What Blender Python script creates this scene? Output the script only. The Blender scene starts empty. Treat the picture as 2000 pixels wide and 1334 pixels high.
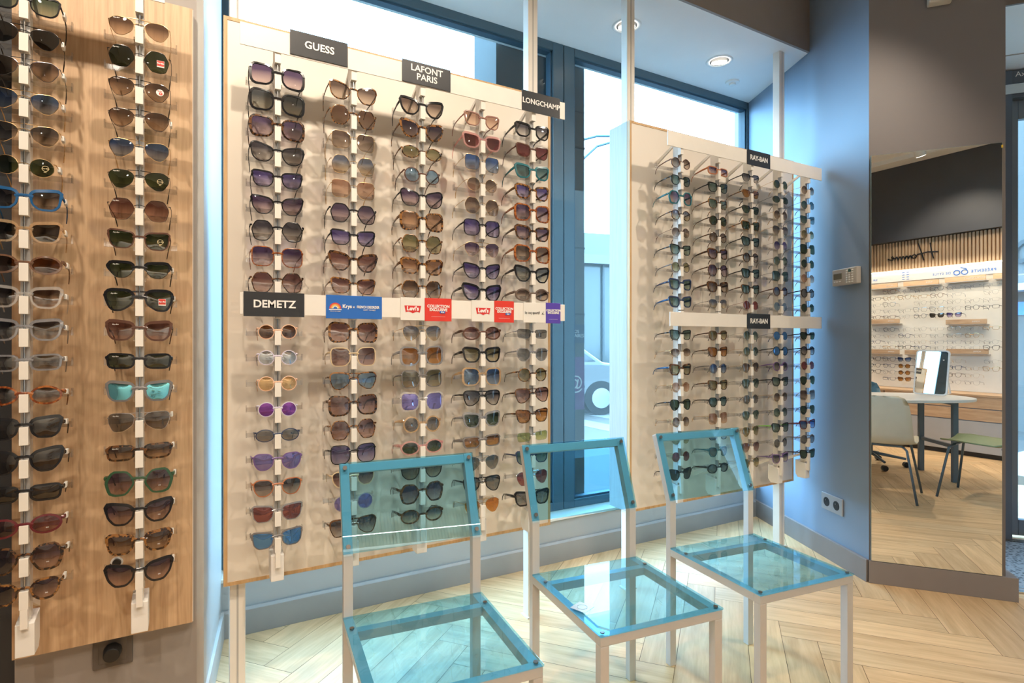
import bpy, bmesh, math, random
from mathutils import Vector, Matrix
R = math.radians
random.seed(7)
S = bpy.context.scene
COL = S.collection

# ------------------------------------------------------------------ camera, sky, exposure
# world axes: X runs along the shop window, Y points out to the street, origin = far room corner on the floor
cam = bpy.data.cameras.new('camera'); camo = bpy.data.objects.new('camera', cam); COL.objects.link(camo)
camo.location = (-3.528, -2.656, 1.25); camo.rotation_euler = (R(90), 0, R(-29.54))
cam.lens = 36 * 1105 / 2000; cam.sensor_width = 36; cam.clip_start = 0.05; cam.clip_end = 300
S.camera = camo
S.view_settings.view_transform = 'Standard'; S.view_settings.look = 'None'
S.view_settings.exposure = 0.04; S.view_settings.gamma = 1.0; S.view_settings.use_curve_mapping = False
S.cycles.max_bounces = 12; S.cycles.transparent_max_bounces = 40; S.cycles.glossy_bounces = 5
S.cycles.diffuse_bounces = 5; S.cycles.sample_clamp_indirect = 4; S.cycles.caustics_reflective = False
S.cycles.caustics_refractive = False
S.cycles.use_denoising = True
world = bpy.data.worlds.new('world'); S.world = world; world.use_nodes = True
bg = world.node_tree.nodes['Background']
bg.inputs[0].default_value = (0.37, 0.69, 1.0, 1); bg.inputs[1].default_value = 16.0

def light(name, kind, loc, energy, color=(1, .86, .70), target=None, size=.06, spot=70, blend=.5, sy=None):
    l = bpy.data.lights.new(name, kind); l.energy = energy; l.color = color
    if kind == 'SPOT': l.spot_size = R(spot); l.spot_blend = blend; l.shadow_soft_size = size
    if kind == 'POINT': l.shadow_soft_size = size
    if kind == 'AREA':
        l.size = size
        if sy: l.shape = 'RECTANGLE'; l.size_y = sy
    o = bpy.data.objects.new(name, l); COL.objects.link(o); o.location = loc
    if target is not None:
        o.rotation_euler = (Vector(target) - Vector(loc)).to_track_quat('-Z', 'Y').to_euler()
    return o
def portal(name, loc, target, sx, sy):
    o = light(name, 'AREA', loc, 1, (1, 1, 1), target, sx, sy=sy); o.data.cycles.is_portal = True
portal('window_portal', (-1.67, .24, 1.63), (-1.67, -2, 1.63), 3.4, 2.7)
portal('door_portal', (1.40, -1.67, 1.5), (1.40 - .774, -1.67 - .633, 1.5), 1.5, 2.9)

# ------------------------------------------------------------------ materials
MATS = {}
def nodes(name):
    m = bpy.data.materials.new(name); m.use_nodes = True
    nt = m.node_tree; b = nt.nodes['Principled BSDF']; return m, nt, b
def pm(name, col, rough=.5, metal=0, spec=.5, noise=None, bump=0, coat=0):
    if name in MATS: return MATS[name]
    m, nt, b = nodes(name)
    b.inputs['Base Color'].default_value = (*col, 1); b.inputs['Roughness'].default_value = rough
    b.inputs['Metallic'].default_value = metal; b.inputs['Specular IOR Level'].default_value = spec
    b.inputs['Coat Weight'].default_value = coat
    tc = nt.nodes.new('ShaderNodeTexCoord')
    n = nt.nodes.new('ShaderNodeTexNoise'); n.inputs['Scale'].default_value = noise or 12
    nt.links.new(tc.outputs['Object'], n.inputs['Vector'])
    mx = nt.nodes.new('ShaderNodeMix'); mx.data_type = 'RGBA'
    mx.inputs[6].default_value = (*[c * .94 for c in col], 1); mx.inputs[7].default_value = (*[min(1, c * 1.05) for c in col], 1)
    nt.links.new(n.outputs['Fac'], mx.inputs[0]); nt.links.new(mx.outputs[2], b.inputs['Base Color'])
    if bump:
        bp = nt.nodes.new('ShaderNodeBump'); bp.inputs['Strength'].default_value = bump
        n2 = nt.nodes.new('ShaderNodeTexNoise'); n2.inputs['Scale'].default_value = 400
        nt.links.new(tc.outputs['Object'], n2.inputs['Vector'])
        nt.links.new(n2.outputs['Fac'], bp.inputs['Height']); nt.links.new(bp.outputs[0], b.inputs['Normal'])
    MATS[name] = m; return m
def emis(name, col, st):
    m, nt, b = nodes(name); b.inputs['Base Color'].default_value = (*col, 1)
    b.inputs['Emission Color'].default_value = (*col, 1); b.inputs['Emission Strength'].default_value = st
    MATS[name] = m; return m
def glassy(name, col, refl=.05, rough=.0, gcol=(1, 1, 1), grad=None, body=0, fres=True):
    """thin tinted sheet: coloured transparency plus surface reflection; grad = colour of the lower edge"""
    if name in MATS: return MATS[name]
    m = bpy.data.materials.new(name); m.use_nodes = True; nt = m.node_tree; nt.nodes.clear()
    out = nt.nodes.new('ShaderNodeOutputMaterial'); tr = nt.nodes.new('ShaderNodeBsdfTransparent')
    tr.inputs[0].default_value = (*col, 1)
    gl = nt.nodes.new('ShaderNodeBsdfGlossy'); gl.inputs['Color'].default_value = (*gcol, 1); gl.inputs['Roughness'].default_value = rough
    mix = nt.nodes.new('ShaderNodeMixShader')
    if grad:
        tc = nt.nodes.new('ShaderNodeTexCoord'); sp = nt.nodes.new('ShaderNodeSeparateXYZ')
        nt.links.new(tc.outputs['Generated'], sp.inputs[0])
        rp = nt.nodes.new('ShaderNodeValToRGB'); rp.color_ramp.elements[0].position = .12; rp.color_ramp.elements[1].position = .72
        rp.color_ramp.elements[0].color = (*grad, 1); rp.color_ramp.elements[1].color = (*col, 1)
        nt.links.new(sp.outputs[2], rp.inputs[0]); nt.links.new(rp.outputs[0], tr.inputs[0])
    src = tr.outputs[0]
    if body:
        df = nt.nodes.new('ShaderNodeBsdfDiffuse'); df.inputs[0].default_value = (*gcol, 1) if refl > .2 else (*[min(1, c * .9 + .05) for c in col], 1)
        m2 = nt.nodes.new('ShaderNodeMixShader'); m2.inputs[0].default_value = body
        nt.links.new(tr.outputs[0], m2.inputs[1]); nt.links.new(df.outputs[0], m2.inputs[2]); src = m2.outputs[0]
    if fres:
        lw = nt.nodes.new('ShaderNodeLayerWeight'); lw.inputs[0].default_value = .5
        pw = nt.nodes.new('ShaderNodeMath'); pw.operation = 'POWER'; pw.inputs[1].default_value = 5
        ad = nt.nodes.new('ShaderNodeMath'); ad.operation = 'MULTIPLY_ADD'
        ad.inputs[1].default_value = .8 * (1 - refl); ad.inputs[2].default_value = refl; ad.use_clamp = True
        nt.links.new(lw.outputs['Facing'], pw.inputs[0]); nt.links.new(pw.outputs[0], ad.inputs[0]); nt.links.new(ad.outputs[0], mix.inputs[0])
    else: mix.inputs[0].default_value = refl
    nt.links.new(src, mix.inputs[1]); nt.links.new(gl.outputs[0], mix.inputs[2]); nt.links.new(mix.outputs[0], out.inputs[0])
    MATS[name] = m; return m
def wood(name, c1, c2, axis='Z', scale=1.0, rough=.45, attr=False, seam=None):
    if name in MATS: return MATS[name]
    m, nt, b = nodes(name); b.inputs['Roughness'].default_value = rough
    tc = nt.nodes.new('ShaderNodeTexCoord'); mp = nt.nodes.new('ShaderNodeMapping')
    st = {'X': (1, 11, 11), 'Y': (14, 1, 14), 'Z': (22, 22, 1)}[axis]
    mp.inputs['Scale'].default_value = tuple(s * scale for s in st)
    nt.links.new(tc.outputs['UV' if attr else 'Object'], mp.inputs[0])
    n1 = nt.nodes.new('ShaderNodeTexNoise'); n1.inputs['Scale'].default_value = 2.2; n1.inputs['Detail'].default_value = 8; n1.inputs['Roughness'].default_value = .6; n1.inputs['Distortion'].default_value = .8
    nt.links.new(mp.outputs[0], n1.inputs[0])
    n2 = nt.nodes.new('ShaderNodeTexNoise'); n2.inputs['Scale'].default_value = 9; n2.inputs['Detail'].default_value = 5
    nt.links.new(mp.outputs[0], n2.inputs[0])
    ad = nt.nodes.new('ShaderNodeMath'); ad.operation = 'MULTIPLY_ADD'; ad.inputs[1].default_value = .35
    nt.links.new(n2.outputs['Fac'], ad.inputs[0]); nt.links.new(n1.outputs['Fac'], ad.inputs[2])
    rp = nt.nodes.new('ShaderNodeValToRGB'); rp.color_ramp.elements[0].position = .42; rp.color_ramp.elements[1].position = .82
    rp.color_ramp.elements[0].color = (*c1, 1); rp.color_ramp.elements[1].color = (*c2, 1)
    nt.links.new(ad.outputs[0], rp.inputs[0])
    last = rp.outputs[0]
    if attr:
        at = nt.nodes.new('ShaderNodeAttribute'); at.attribute_name = 'tone'
        mx = nt.nodes.new('ShaderNodeMix'); mx.data_type = 'RGBA'; mx.blend_type = 'MULTIPLY'; mx.inputs[0].default_value = 1
        nt.links.new(last, mx.inputs[6]); nt.links.new(at.outputs['Color'], mx.inputs[7]); last = mx.outputs[2]
    nt.links.new(last, b.inputs['Base Color'])
    MATS[name] = m; return m
def tort(name, c1, c2, trans=0):
    m, nt, b = nodes(name); b.inputs['Roughness'].default_value = .18; b.inputs['Coat Weight'].default_value = .3
    tc = nt.nodes.new('ShaderNodeTexCoord'); n = nt.nodes.new('ShaderNodeTexNoise'); n.inputs['Scale'].default_value = 95; n.inputs['Detail'].default_value = 1.5; n.inputs['Distortion'].default_value = .6
    nt.links.new(tc.outputs['Object'], n.inputs[0])
    rp = nt.nodes.new('ShaderNodeValToRGB'); rp.color_ramp.elements[0].position = .47; rp.color_ramp.elements[1].position = .56
    rp.color_ramp.elements[0].color = (*c1, 1); rp.color_ramp.elements[1].color = (*c2, 1)
    nt.links.new(n.outputs['Fac'], rp.inputs[0]); nt.links.new(rp.outputs[0], b.inputs['Base Color'])
    MATS[name] = m; return m

white = pm('white_lacquer', (.80, .76, .70), .35)
cream = pm('cream_panel', (.78, .71, .62), .42, noise=2)
stripm = pm('white_acrylic', (.84, .80, .74), .25)
oakedge = wood('oak_edge', (.46, .27, .11), (.66, .43, .22), 'Z', 1, .5)
board = wood('oak_board', (.42, .26, .14), (.62, .42, .25), 'Z', 1, .5)
steel = pm('steel', (.55, .55, .55), .25, 1)
alu = pm('painted_tube', (.62, .60, .58), .35, .15)
clear = glassy('clear_acrylic', (.88, .88, .88), .09, .05)
paneglass = glassy('window_glass', (.93, .97, .98), .05)
framem = pm('window_frame_paint', (.055, .095, .12), .35)
wallm = pm('wall_paint', (.175, .155, .15), .55, noise=3)
pierm = pm('pier_paint', (.31, .28, .26), .6, noise=3)
lowm = pm('lower_wall_paint', (.42, .41, .40), .5, noise=3)
revm = pm('reveal_paint', (.50, .50, .49), .5, noise=3)
ceilm = pm('ceiling_paint', (.88, .87, .85), .7, noise=3)
black = pm('black_plastic', (.012, .012, .013), .35)
charcoal = pm('charcoal_paint', (.035, .037, .042), .5, noise=3)
sillm = pm('sill', (.78, .74, .66), .35)
mirrorm = pm('mirror_silver', (.93, .95, .94), .0, 1)
whitep = pm('white_plastic', (.82, .80, .77), .4)

# ------------------------------------------------------------------ mesh helpers
class MB:
    def __init__(s): s.v = []; s.f = []; s.uv = None
    def add(s, vs, fs):
        n = len(s.v); s.v += [tuple(v) for v in vs]; s.f += [tuple(i + n for i in f) for f in fs]; return s
    def box(s, x0, x1, y0, y1, z0, z1, M=None):
        vs = [(x, y, z) for z in (z0, z1) for y in (y0, y1) for x in (x0, x1)]
        if M: vs = [M @ Vector(v) for v in vs]
        return s.add(vs, [(0, 2, 3, 1), (4, 5, 7, 6), (0, 1, 5, 4), (2, 6, 7, 3), (0, 4, 6, 2), (1, 3, 7, 5)])
    def prism(s, pts, z0, z1):
        n = len(pts); vs = [(x, y, z0) for x, y in pts] + [(x, y, z1) for x, y in pts]
        return s.add(vs, [tuple(range(n))[::-1], tuple(range(n, 2 * n))] + [(i, (i + 1) % n, n + (i + 1) % n, n + i) for i in range(n)])
    def prof(s, pts, x0, x1):      # profile in (y,z) pulled along x
        n = len(pts); vs = [(x0, y, z) for y, z in pts] + [(x1, y, z) for y, z in pts]
        return s.add(vs, [tuple(range(n)), tuple(range(n, 2 * n))[::-1]] + [(i, n + i, n + (i + 1) % n, (i + 1) % n) for i in range(n)])
    def tube(s, path, rad, n=8, closed=False):
        P = [Vector(p) for p in path]; m = len(P); rr = rad if isinstance(rad, list) else [rad] * m
        rings = []
        for i, p in enumerate(P):
            a = P[(i - 1) % m] if (i or closed) else p; b = P[(i + 1) % m] if (i < m - 1 or closed) else p
            t = (b - a).normalized(); u = t.cross(Vector((0, 0, 1)))
            if u.length < .1: u = t.cross(Vector((1, 0, 0)))
            u.normalize(); w = t.cross(u)
            r = rr[i]; rx, rz = r if isinstance(r, (list, tuple)) else (r, r)
            rings.append([p + u * math.cos(2 * math.pi * (k + .5) / n) * rx + w * math.sin(2 * math.pi * (k + .5) / n) * rz for k in range(n)])
        vs = [v for r_ in rings for v in r_]; fs = []
        for i in range(m if closed else m - 1):
            j = (i + 1) % m
            fs += [(i * n + k, i * n + (k + 1) % n, j * n + (k + 1) % n, j * n + k) for k in range(n)]
        if not closed: fs += [tuple(range(n))[::-1], tuple((m - 1) * n + k for k in range(n))]
        return s.add(vs, fs)
    def cyl(s, c, r, h, n=20, axis='z', r2=None):
        r2 = r if r2 is None else r2; vs = []
        for k, (rr, t) in enumerate(((r, 0), (r2, h))):
            for i in range(n):
                a = 2 * math.pi * i / n; x, y = math.cos(a) * rr, math.sin(a) * rr
                vs.append({'z': (c[0] + x, c[1] + y, c[2] + t), 'y': (c[0] + x, c[1] + t, c[2] + y), 'x': (c[0] + t, c[1] + x, c[2] + y)}[axis])
        return s.add(vs, [tuple(range(n)), tuple(range(n, 2 * n))] + [(i, (i + 1) % n, n + (i + 1) % n, n + i) for i in range(n)])
    def mesh(s, name, mat, smooth=False):
        me = bpy.data.meshes.new(name); me.from_pydata(s.v, [], s.f)
        bm = bmesh.new(); bm.from_mesh(me); bmesh.ops.recalc_face_normals(bm, faces=bm.faces); bm.to_mesh(me); bm.free()
        if smooth: me.polygons.foreach_set('use_smooth', [True] * len(me.polygons))
        me.materials.append(mat); return me
def link(name, me, parent=None, loc=None, mat=None):
    o = bpy.data.objects.new(name, me); COL.objects.link(o)
    if parent: o.parent = parent
    if loc: o.location = loc
    if mat:
        o.material_slots[0].link = 'OBJECT'; o.material_slots[0].material = mat
    return o
def obj(name, mb, mat, parent=None, bevel=0, smooth=False, loc=None, seg=2):
    o = link(name, mb.mesh(name, mat, smooth), parent, loc)
    if bevel:
        md = o.modifiers.new('bevel', 'BEVEL'); md.width = bevel; md.segments = seg; md.limit_method = 'ANGLE'
    return o
def tag(o, label, cat, group=None, kind=None):
    o['label'] = label; o['category'] = cat
    if group: o['group'] = group
    if kind: o['kind'] = kind
    return o
def empty(name, loc, rz=0):
    o = bpy.data.objects.new(name, None); COL.objects.link(o); o.location = loc; o.rotation_euler = (0, 0, rz)
    o.empty_display_size = .05; return o
def struct(name, mb, mat, parent=None, bevel=0):
    o = obj(name, mb, mat, parent, bevel)
    if not parent: o['kind'] = 'structure'
    return o
def text(s, size, mat, parent, loc, rot=(R(90), 0, 0), bold=0, name='lettering', align='CENTER', sx=1, shear=0, sp=1, ext=.0004):
    c = bpy.data.curves.new(name, 'FONT'); c.body = s; c.size = size; c.align_x = align; c.align_y = 'CENTER'
    c.offset = bold; c.extrude = ext; c.space_character = sp; c.shear = shear; c.space_line = .9; c.resolution_u = 3
    c.materials.append(mat); o = bpy.data.objects.new(name, c); COL.objects.link(o); o.parent = parent
    me = bpy.data.meshes.new_from_object(o); me.name = name; bpy.data.objects.remove(o); o = bpy.data.objects.new(name, me); COL.objects.link(o); o.parent = parent
    o.location = loc; o.rotation_euler = rot; o.scale = (sx, 1, 1); return o

# ------------------------------------------------------------------ room shell
Bx, By = -.46, -1.01                       # outer corner of the blue wall
MWx, MWy = .633, -.774; NWx, NWy = -.774, -.633   # mirror wall direction and its normal into the room
def mw(t, off=0): return (Bx + MWx * t + NWx * off, By + MWy * t + NWy * off)
Q = (-3.295, -4.836); E1 = (.978, -.206); BK = (-.206, -.978)   # front line of the cabinets opposite the window
def cb(e, s=0): return (Q[0] + E1[0] * e + BK[0] * s, Q[1] + E1[1] * e + BK[1] * s)
CH = 3.45; SF = 3.015
struct('floor', MB().box(-6, 3.2, -6.8, .02, -.06, -.002), pm('plank_gap', (.09, .05, .025), .8))
# herringbone planks, one mesh
def floor_planks():
    Wd, L = .135, .945; vs = []; fs = []; uvs = []; tones = []
    c1, s1 = math.cos(R(40)), math.sin(R(40)); g = .0009
    def tw(x, y): return (x * c1 - y * s1 - 2.05, x * s1 + y * c1 - 2.6)
    def fw(X, Y): X += 2.05; Y += 2.6; return (X * c1 + Y * s1, -X * s1 + Y * c1)
    n = int(L / Wd)
    def put(x0, y0, w, h, horiz):
        cx, cy = x0 + w / 2, y0 + h / 2
        X, Y = tw(cx, cy)
        if not (-5.6 < X < 2.9 and -6.4 < Y < .62): return
        pts = [(x0 + g, y0 + g), (x0 + w - g, y0 + g), (x0 + w - g, y0 + h - g), (x0 + g, y0 + h - g)]
        wp = [tw(x, y) for x, y in pts]
        if any(p[1] > .012 for p in wp):
            # clip against the low wall under the window
            out = []
            for i in range(4):
                a, b = wp[i], wp[(i + 1) % 4]
                if a[1] <= .012: out.append(a)
                if (a[1] <= .012) != (b[1] <= .012):
                    t = (.012 - a[1]) / (b[1] - a[1]); out.append((a[0] + (b[0] - a[0]) * t, .012))
            if len(out) < 3: return
            wp = out
        k = len(vs); ou, ov = random.uniform(0, 60), random.uniform(0, 60); tn = random.uniform(.86, 1.07); tr = random.uniform(.97, 1.03)
        for X, Y in wp:
            vs.append((X, Y, 0)); lx, ly = fw(X, Y)
            uvs.append((lx + ou, ly + ov) if horiz else (ly + ou, lx + ov)); tones.append((tn * tr, tn, tn / tr, 1))
        fs.append(tuple(range(k, k + len(wp))))
    for a in range(-60, 60):
        for b in range(-9, 10):
            ox, oy = a * Wd + b * L, a * Wd - b * L
            put(ox, oy, L, Wd, True); put(ox, oy + Wd, Wd, L, False)
    me = bpy.data.meshes.new('floor_planks'); me.from_pydata(vs, [], fs)
    uv = me.uv_layers.new(name='UVMap'); ca_ = me.color_attributes.new('tone', 'FLOAT_COLOR', 'POINT')
    for lp in me.loops: uv.data[lp.index].uv = uvs[lp.vertex_index]
    for i, t in enumerate(tones): ca_.data[i].color = t
    bm = bmesh.new(); bm.from_mesh(me)
    for f in bm.faces:
        if f.normal.z < 0: f.normal_flip()
    bm.to_mesh(me); bm.free()
    fm_ = wood('oak_floor', (.50, .32, .16), (.72, .50, .28), 'X', .8, .5, attr=True); fm_.node_tree.nodes['Principled BSDF'].inputs['Specular IOR Level'].default_value = .35; me.materials.append(fm_)
    o = link('floor', me); o['kind'] = 'structure'
floor_planks()
struct('ceiling', MB().box(-6, 3.2, -6.8, -.55, CH, CH + .1), ceilm)
struct('ceiling', MB().box(-6, .4, -.535, .3, SF, SF + .45), ceilm)              # lowered ceiling over the window bay
struct('trim_1', MB().box(-6, .2, -.55, -.535, SF, CH), pm('fascia_paint', (.25, .22, .205), .6))
# window bay: low wall, sill, frames
struct('wall_window', MB().box(-3.6, .15, .02, .3, -.05, .235), lowm)
struct('baseboard_window', MB().prof([(.02, 0), (0, 0), (0, .105), (.008, .115), (.02, .115)], -3.42, .02), pm('baseboard_paint', (.33, .32, .31), .4), bevel=.001)
struct('trim_2', MB().box(-3.44, .1, .005, .3, .235, .25), sillm, bevel=.002)
for n, (a, b, jl, jr) in enumerate(((-3.44, -1.602, .07, .075), (-1.598, .115, .075, .075)), 1):
    w = empty('window_%d' % n, (0, 0, 0)); w['kind'] = 'structure'
    fr = MB(); y0, y1 = .12, .2
    fr.box(a, a + jl, y0, y1, .25, SF); fr.box(b - jr, b, y0, y1, .25, SF)
    fr.box(a + jl, b - jr, y0, y1, .25, .30); fr.box(a + jl, b - jr, y0, y1, SF - .05, SF)
    obj('window_frame', fr, framem, w, .003)
    g = MB(); a2, b2 = a + jl, b - jr
    g.box(a2, a2 + .012, y0 + .012, y0 + .05, .30, SF - .05); g.box(b2 - .012, b2, y0 + .012, y0 + .05, .30, SF - .05)
    g.box(a2, b2, y0 + .012, y0 + .05, .30, .312); g.box(a2, b2, y0 + .012, y0 + .05, SF - .062, SF - .05)
    obj('glazing_bead', g, pm('bead', (.03, .07, .11), .4), w)
    obj('window_pane', MB().box(a2, b2, .165, .171, .30, SF - .05), paneglass, w)
# wall beside the window (slate-blue base colour), its baseboard
bl = math.hypot(Bx, By); bd = (Bx / bl, By / bl); bn = (bd[1], -bd[0])
if bn[0] > 0: bn = (-bn[0], -bn[1])
def bw(s, off=0): return (bd[0] * s + bn[0] * off, bd[1] * s + bn[1] * off)
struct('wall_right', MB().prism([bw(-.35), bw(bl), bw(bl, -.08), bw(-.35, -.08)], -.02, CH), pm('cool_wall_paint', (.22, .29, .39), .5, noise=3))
struct('baseboard_right', MB().prism([bw(-.0, .018), bw(bl + .004, .018), bw(bl), bw(-.02)], 0, .115), pm('baseboard_grey', (.24, .21, .20), .4), bevel=.0015)
struct('wall_mirror', MB().prism([mw(0), mw(.57), mw(.57, -.12), mw(-.02, -.12)], 0, CH), wallm)
struct('baseboard_mirror', MB().prism([mw(-.004, .018), mw(.615, .018), mw(.615, -.1), mw(.57, -.1), mw(.57, 0), mw(0, 0)], 0, .115), pm('baseboard_grey', (.24, .21, .20), .4), bevel=.0015)
# entrance recess: header, soffit, sliding door
struct('trim_3', MB().prism([mw(.5, -.165), mw(3.2, -.165), mw(3.2, -.18), mw(.5, -.18)], 2.955, CH), wallm)
struct('ceiling', MB().prism([mw(.3, -.18), mw(3.2, -.18), mw(3.2, -1.3), mw(.3, -1.3)], 2.96, 3.04), ceilm)
struct('trim_6', MB().prism([mw(.3, -.80), mw(3.2, -.80), mw(3.2, -.812), mw(.3, -.812)], 2.957, 2.961), pm('ceiling_seam', (.42, .36, .30), .7))
dr = empty('door_1', (0, 0, 0)); dr['kind'] = 'structure'
dd = -1.07
def dl(t, o=0): return mw(t, dd + o)
def dbox(mb, t0, t1, o0, o1, z0, z1): return mb.prism([dl(t0, o0), dl(t1, o0), dl(t1, o1), dl(t0, o1)], z0, z1)
fr = MB(); dbox(fr, .25, .93, -.10, 0, 0, 2.95); dbox(fr, .93, .975, -.02, .05, 0.0, 2.95); 
dbox(fr, .93, 3.0, -.10, .04, 2.78, 2.95); dbox(fr, 2.9, 3.1, -.1, 0, 0, 2.95)
obj('door_frame', fr, pm('door_frame_paint', (.09, .11, .14), .35), dr, .003)
lf = MB(); dbox(lf, .955, 1.03, -.06, -.02, .02, 2.78); dbox(lf, 2.82, 2.9, -.06, -.02, .02, 2.78); dbox(lf, 1.03, 2.82, -.06, -.02, .02, .12); dbox(lf, 1.03, 2.82, -.06, -.02, 2.66, 2.78)
obj('door_leaf', lf, pm('door_leaf_paint', (.16, .19, .23), .3, .3), dr, .003)
obj('door_track', dbox(MB(), .93, 2.9, .04, .055, 2.80, 2.86), steel, dr)
obj('door_pane', dbox(MB(), 1.03, 2.82, -.045, -.038, .12, 2.66), paneglass, dr)
angd = math.atan2(MWy, MWx)
text('Axess', .045, whitep, dr, (*dl(.992, .0415), 2.922), (R(90), 0, angd), align='LEFT')
# outer room walls
struct('wall_left', MB().box(-5.3, -5.2, -7, .3, 0, CH), wallm)
struct('wall_back', MB().prism([cb(-3, .42), cb(6.2, .42), cb(6.2, .52), cb(-3, .52)], 0, CH), cream)
struct('wall_side', MB().prism([dl(3.1), dl(3.1, .1), (2.95, -6.9), (2.85, -6.9)], 0, CH), pierm)
# pier on the left that carries the wooden board, with its slanted window reveal
struct('wall_pier', MB().prism([(-3.965, -.56), (-3.495, -.56), (-3.425, .02), (-3.45, .25), (-3.965, .25)], 0, CH), pierm)
struct('trim_4', MB().prism([(-3.4935, -.575), (-3.418, .02), (-3.46, .02), (-3.52, -.555)], .115, SF), revm)
struct('baseboard_pier', MB().prism([(-3.485, -.575), (-3.408, .004), (-3.46, .004), (-3.53, -.55)], 0, .115), revm, bevel=.001)
struct('wall_recess', MB().box(-5.2, -3.965, -.5, .3, 0, SF), charcoal)

# ------------------------------------------------------------------ downlights in the window bay, track spots
glow = emis('lamp_glow', (1, .93, .80), 9)
def downlight(x, y, where):
    t = tag(empty('recessed_downlight', (x, y, SF)), 'round white recessed spotlight in the lowered ceiling, ' + where, 'ceiling light', 'recessed spotlights above the window')
    ring = MB(); n = 32; vs = []
    for r, z in ((.055, .012), (.058, -.002), (.078, -.005), (.082, -.0005)):
        vs += [(math.cos(2 * math.pi * i / n) * r, math.sin(2 * math.pi * i / n) * r, z) for i in range(n)]
    ring.add(vs, [(k * n + i, k * n + (i + 1) % n, (k + 1) * n + (i + 1) % n, (k + 1) * n + i) for k in range(3) for i in range(n)])
    obj('trim_ring', ring, whitep, t, smooth=True)
    a = obj('baffle', MB().cyl((0, 0, -.0012), .0565, .001, 32), pm('baffle_black', (.03, .03, .03), .6), t)
    b = obj('lamp', MB().cyl((0, 0, -.006), .047, .006, 32), glow, t); b.rotation_euler = (R(10), R(-8), 0); b.location = (0, 0, -.006)
    light('downlight_lamp', 'SPOT', (x, y, SF - .03), 22, (1, .88, .72), (x - .02, y - .3, 0), .05, 95, .8)
downlight(-1.41, -.22, 'behind the tall white post'); downlight(-.635, -.2, 'right of the tall white post')
downlight(-2.19, -.22, 'above the large display panel'); downlight(-2.97, -.22, 'nearest the pier')
def track_spot(x, y, target, e, label, spot=80):
    t = tag(empty('track_spotlight', (x, y, CH)), label, 'spotlight', 'white cylinder track spotlights')
    obj('track_mount', MB().box(-.06, .06, -.018, .018, -.03, 0), whitep, t, .002)
    obj('stem', MB().cyl((0, 0, -.09), .008, .07, 10), whitep, t)
    d = (Vector(target) - Vector((x, y, CH - .17))).normalized()
    hd = obj('lamp_head', MB().cyl((0, 0, -.09), .052, .17, 28), whitep, t, .003, loc=(0, 0, -.15)); hd.rotation_euler = (-d).to_track_quat('Z', 'Y').to_euler()
    gl = obj('lens', MB().cyl((0, 0, -.093), .043, .002, 24), glow, hd)
    p = Vector((x, y, CH - .15)) + d * .13
    light('track_lamp', 'SPOT', p, e, (1, .85, .68), target, .03, spot, .7)
track_spot(-3.30, -1.85, (-3.1, -.5, 1.2), 82, 'white cylinder ceiling spotlight aimed at the large panel', 95)
track_spot(-2.35, -1.85, (-2.4, -.5, 1.2), 60, 'white cylinder ceiling spotlight between the two panels', 95)
track_spot(-.95, -1.95, (-1.1, -.5, 1.2), 80, 'white cylinder ceiling spotlight aimed at the smaller panel', 95)
track_spot(-4.05, -1.95, (-3.8, -.6, 1.0), 105, 'white cylinder ceiling spotlight aimed at the wooden board', 90)
track_spot(-2.62, -4.30, (-2.7, -5.2, 1.4), 60, 'white cylinder ceiling spotlight by the dark bulkhead', 100)
track_spot(-1.6, -4.3, (-1.6, -5.4, 1.4), 60, 'white cylinder ceiling spotlight above the consulting table', 100)
track_spot(.3, -2.9, (-.2, -2.4, 0), 60, 'white cylinder ceiling spotlight near the entrance', 110)
track_spot(-2.4, -3.0, (-2.3, -2.6, 0), 110, 'white cylinder ceiling spotlight over the middle of the shop', 120)
track_spot(-4.0, -3.6, (-3.8, -3.2, 0), 130, 'white cylinder ceiling spotlight left of the table', 120)

# ------------------------------------------------------------------ display panels
def panel(u0, u1, z0, z1, label, posts, deep):
    t = tag(empty('eyewear_display', (u0, -.5, 0)), label, 'display panel', 'freestanding panels in front of the window')
    w = u1 - u0
    obj('panel_core', MB().box(.004, w - .004, .004, deep, z0 + .004, z1 - .004), white, t)
    e = .012; fr = MB()
    fr.box(0, e, 0, .02, z0, z1); fr.box(w - e, w, 0, .02, z0, z1); fr.box(e, w - e, 0, .02, z0, z0 + e); fr.box(e, w - e, 0, .02, z1 - e, z1)
    obj('oak_edging', fr, oakedge, t)
    obj('panel_face', MB().box(e, w - e, .002, .004, z0 + e, z1 - e), cream, t)
    if deep > .1:
        sd = obj('side_board', MB().box(-.001, .004, .02, deep, z0, z1), wood('ash_board', (.36, .35, .33), (.44, .43, .41), 'Z', 1.5), t)
    for x in posts:
        p = MB(); X = x - u0
        p.box(X - .025, X + .025, .03, .075, 0, SF); 
        po = obj('post', p, white, t, .002)
        g = MB().box(X - .003, X + .003, .029, .0299, 0.006, SF)
        obj('post_groove', g, pm('groove', (.45, .44, .42), .5), po)
        obj('foot_plate', MB().box(X - .032, X + .032, .023, .082, 0, .006), white, po)
    return t
panel(-3.433, -2.105, .415, 2.36, 'large cream sunglasses display panel with oak edging, left of the window gap', (-3.388, -2.18), .10)
panel(-1.634, -.331, .40, 2.35, 'smaller looking cream sunglasses display panel nearest the blue wall', (-1.60, -.40), .155)
t = tag(empty('display_board', (-3.963, -.60, 0)), 'oak sunglasses display board on the left pier, cut by the frame', 'display panel')
obj('board_face', MB().box(0, .438, 0, .006, .362, 2.302), board, t)
obj('board_body', MB().box(0, .440, .006, .04, .362, 2.302), whitep, t)

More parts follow.
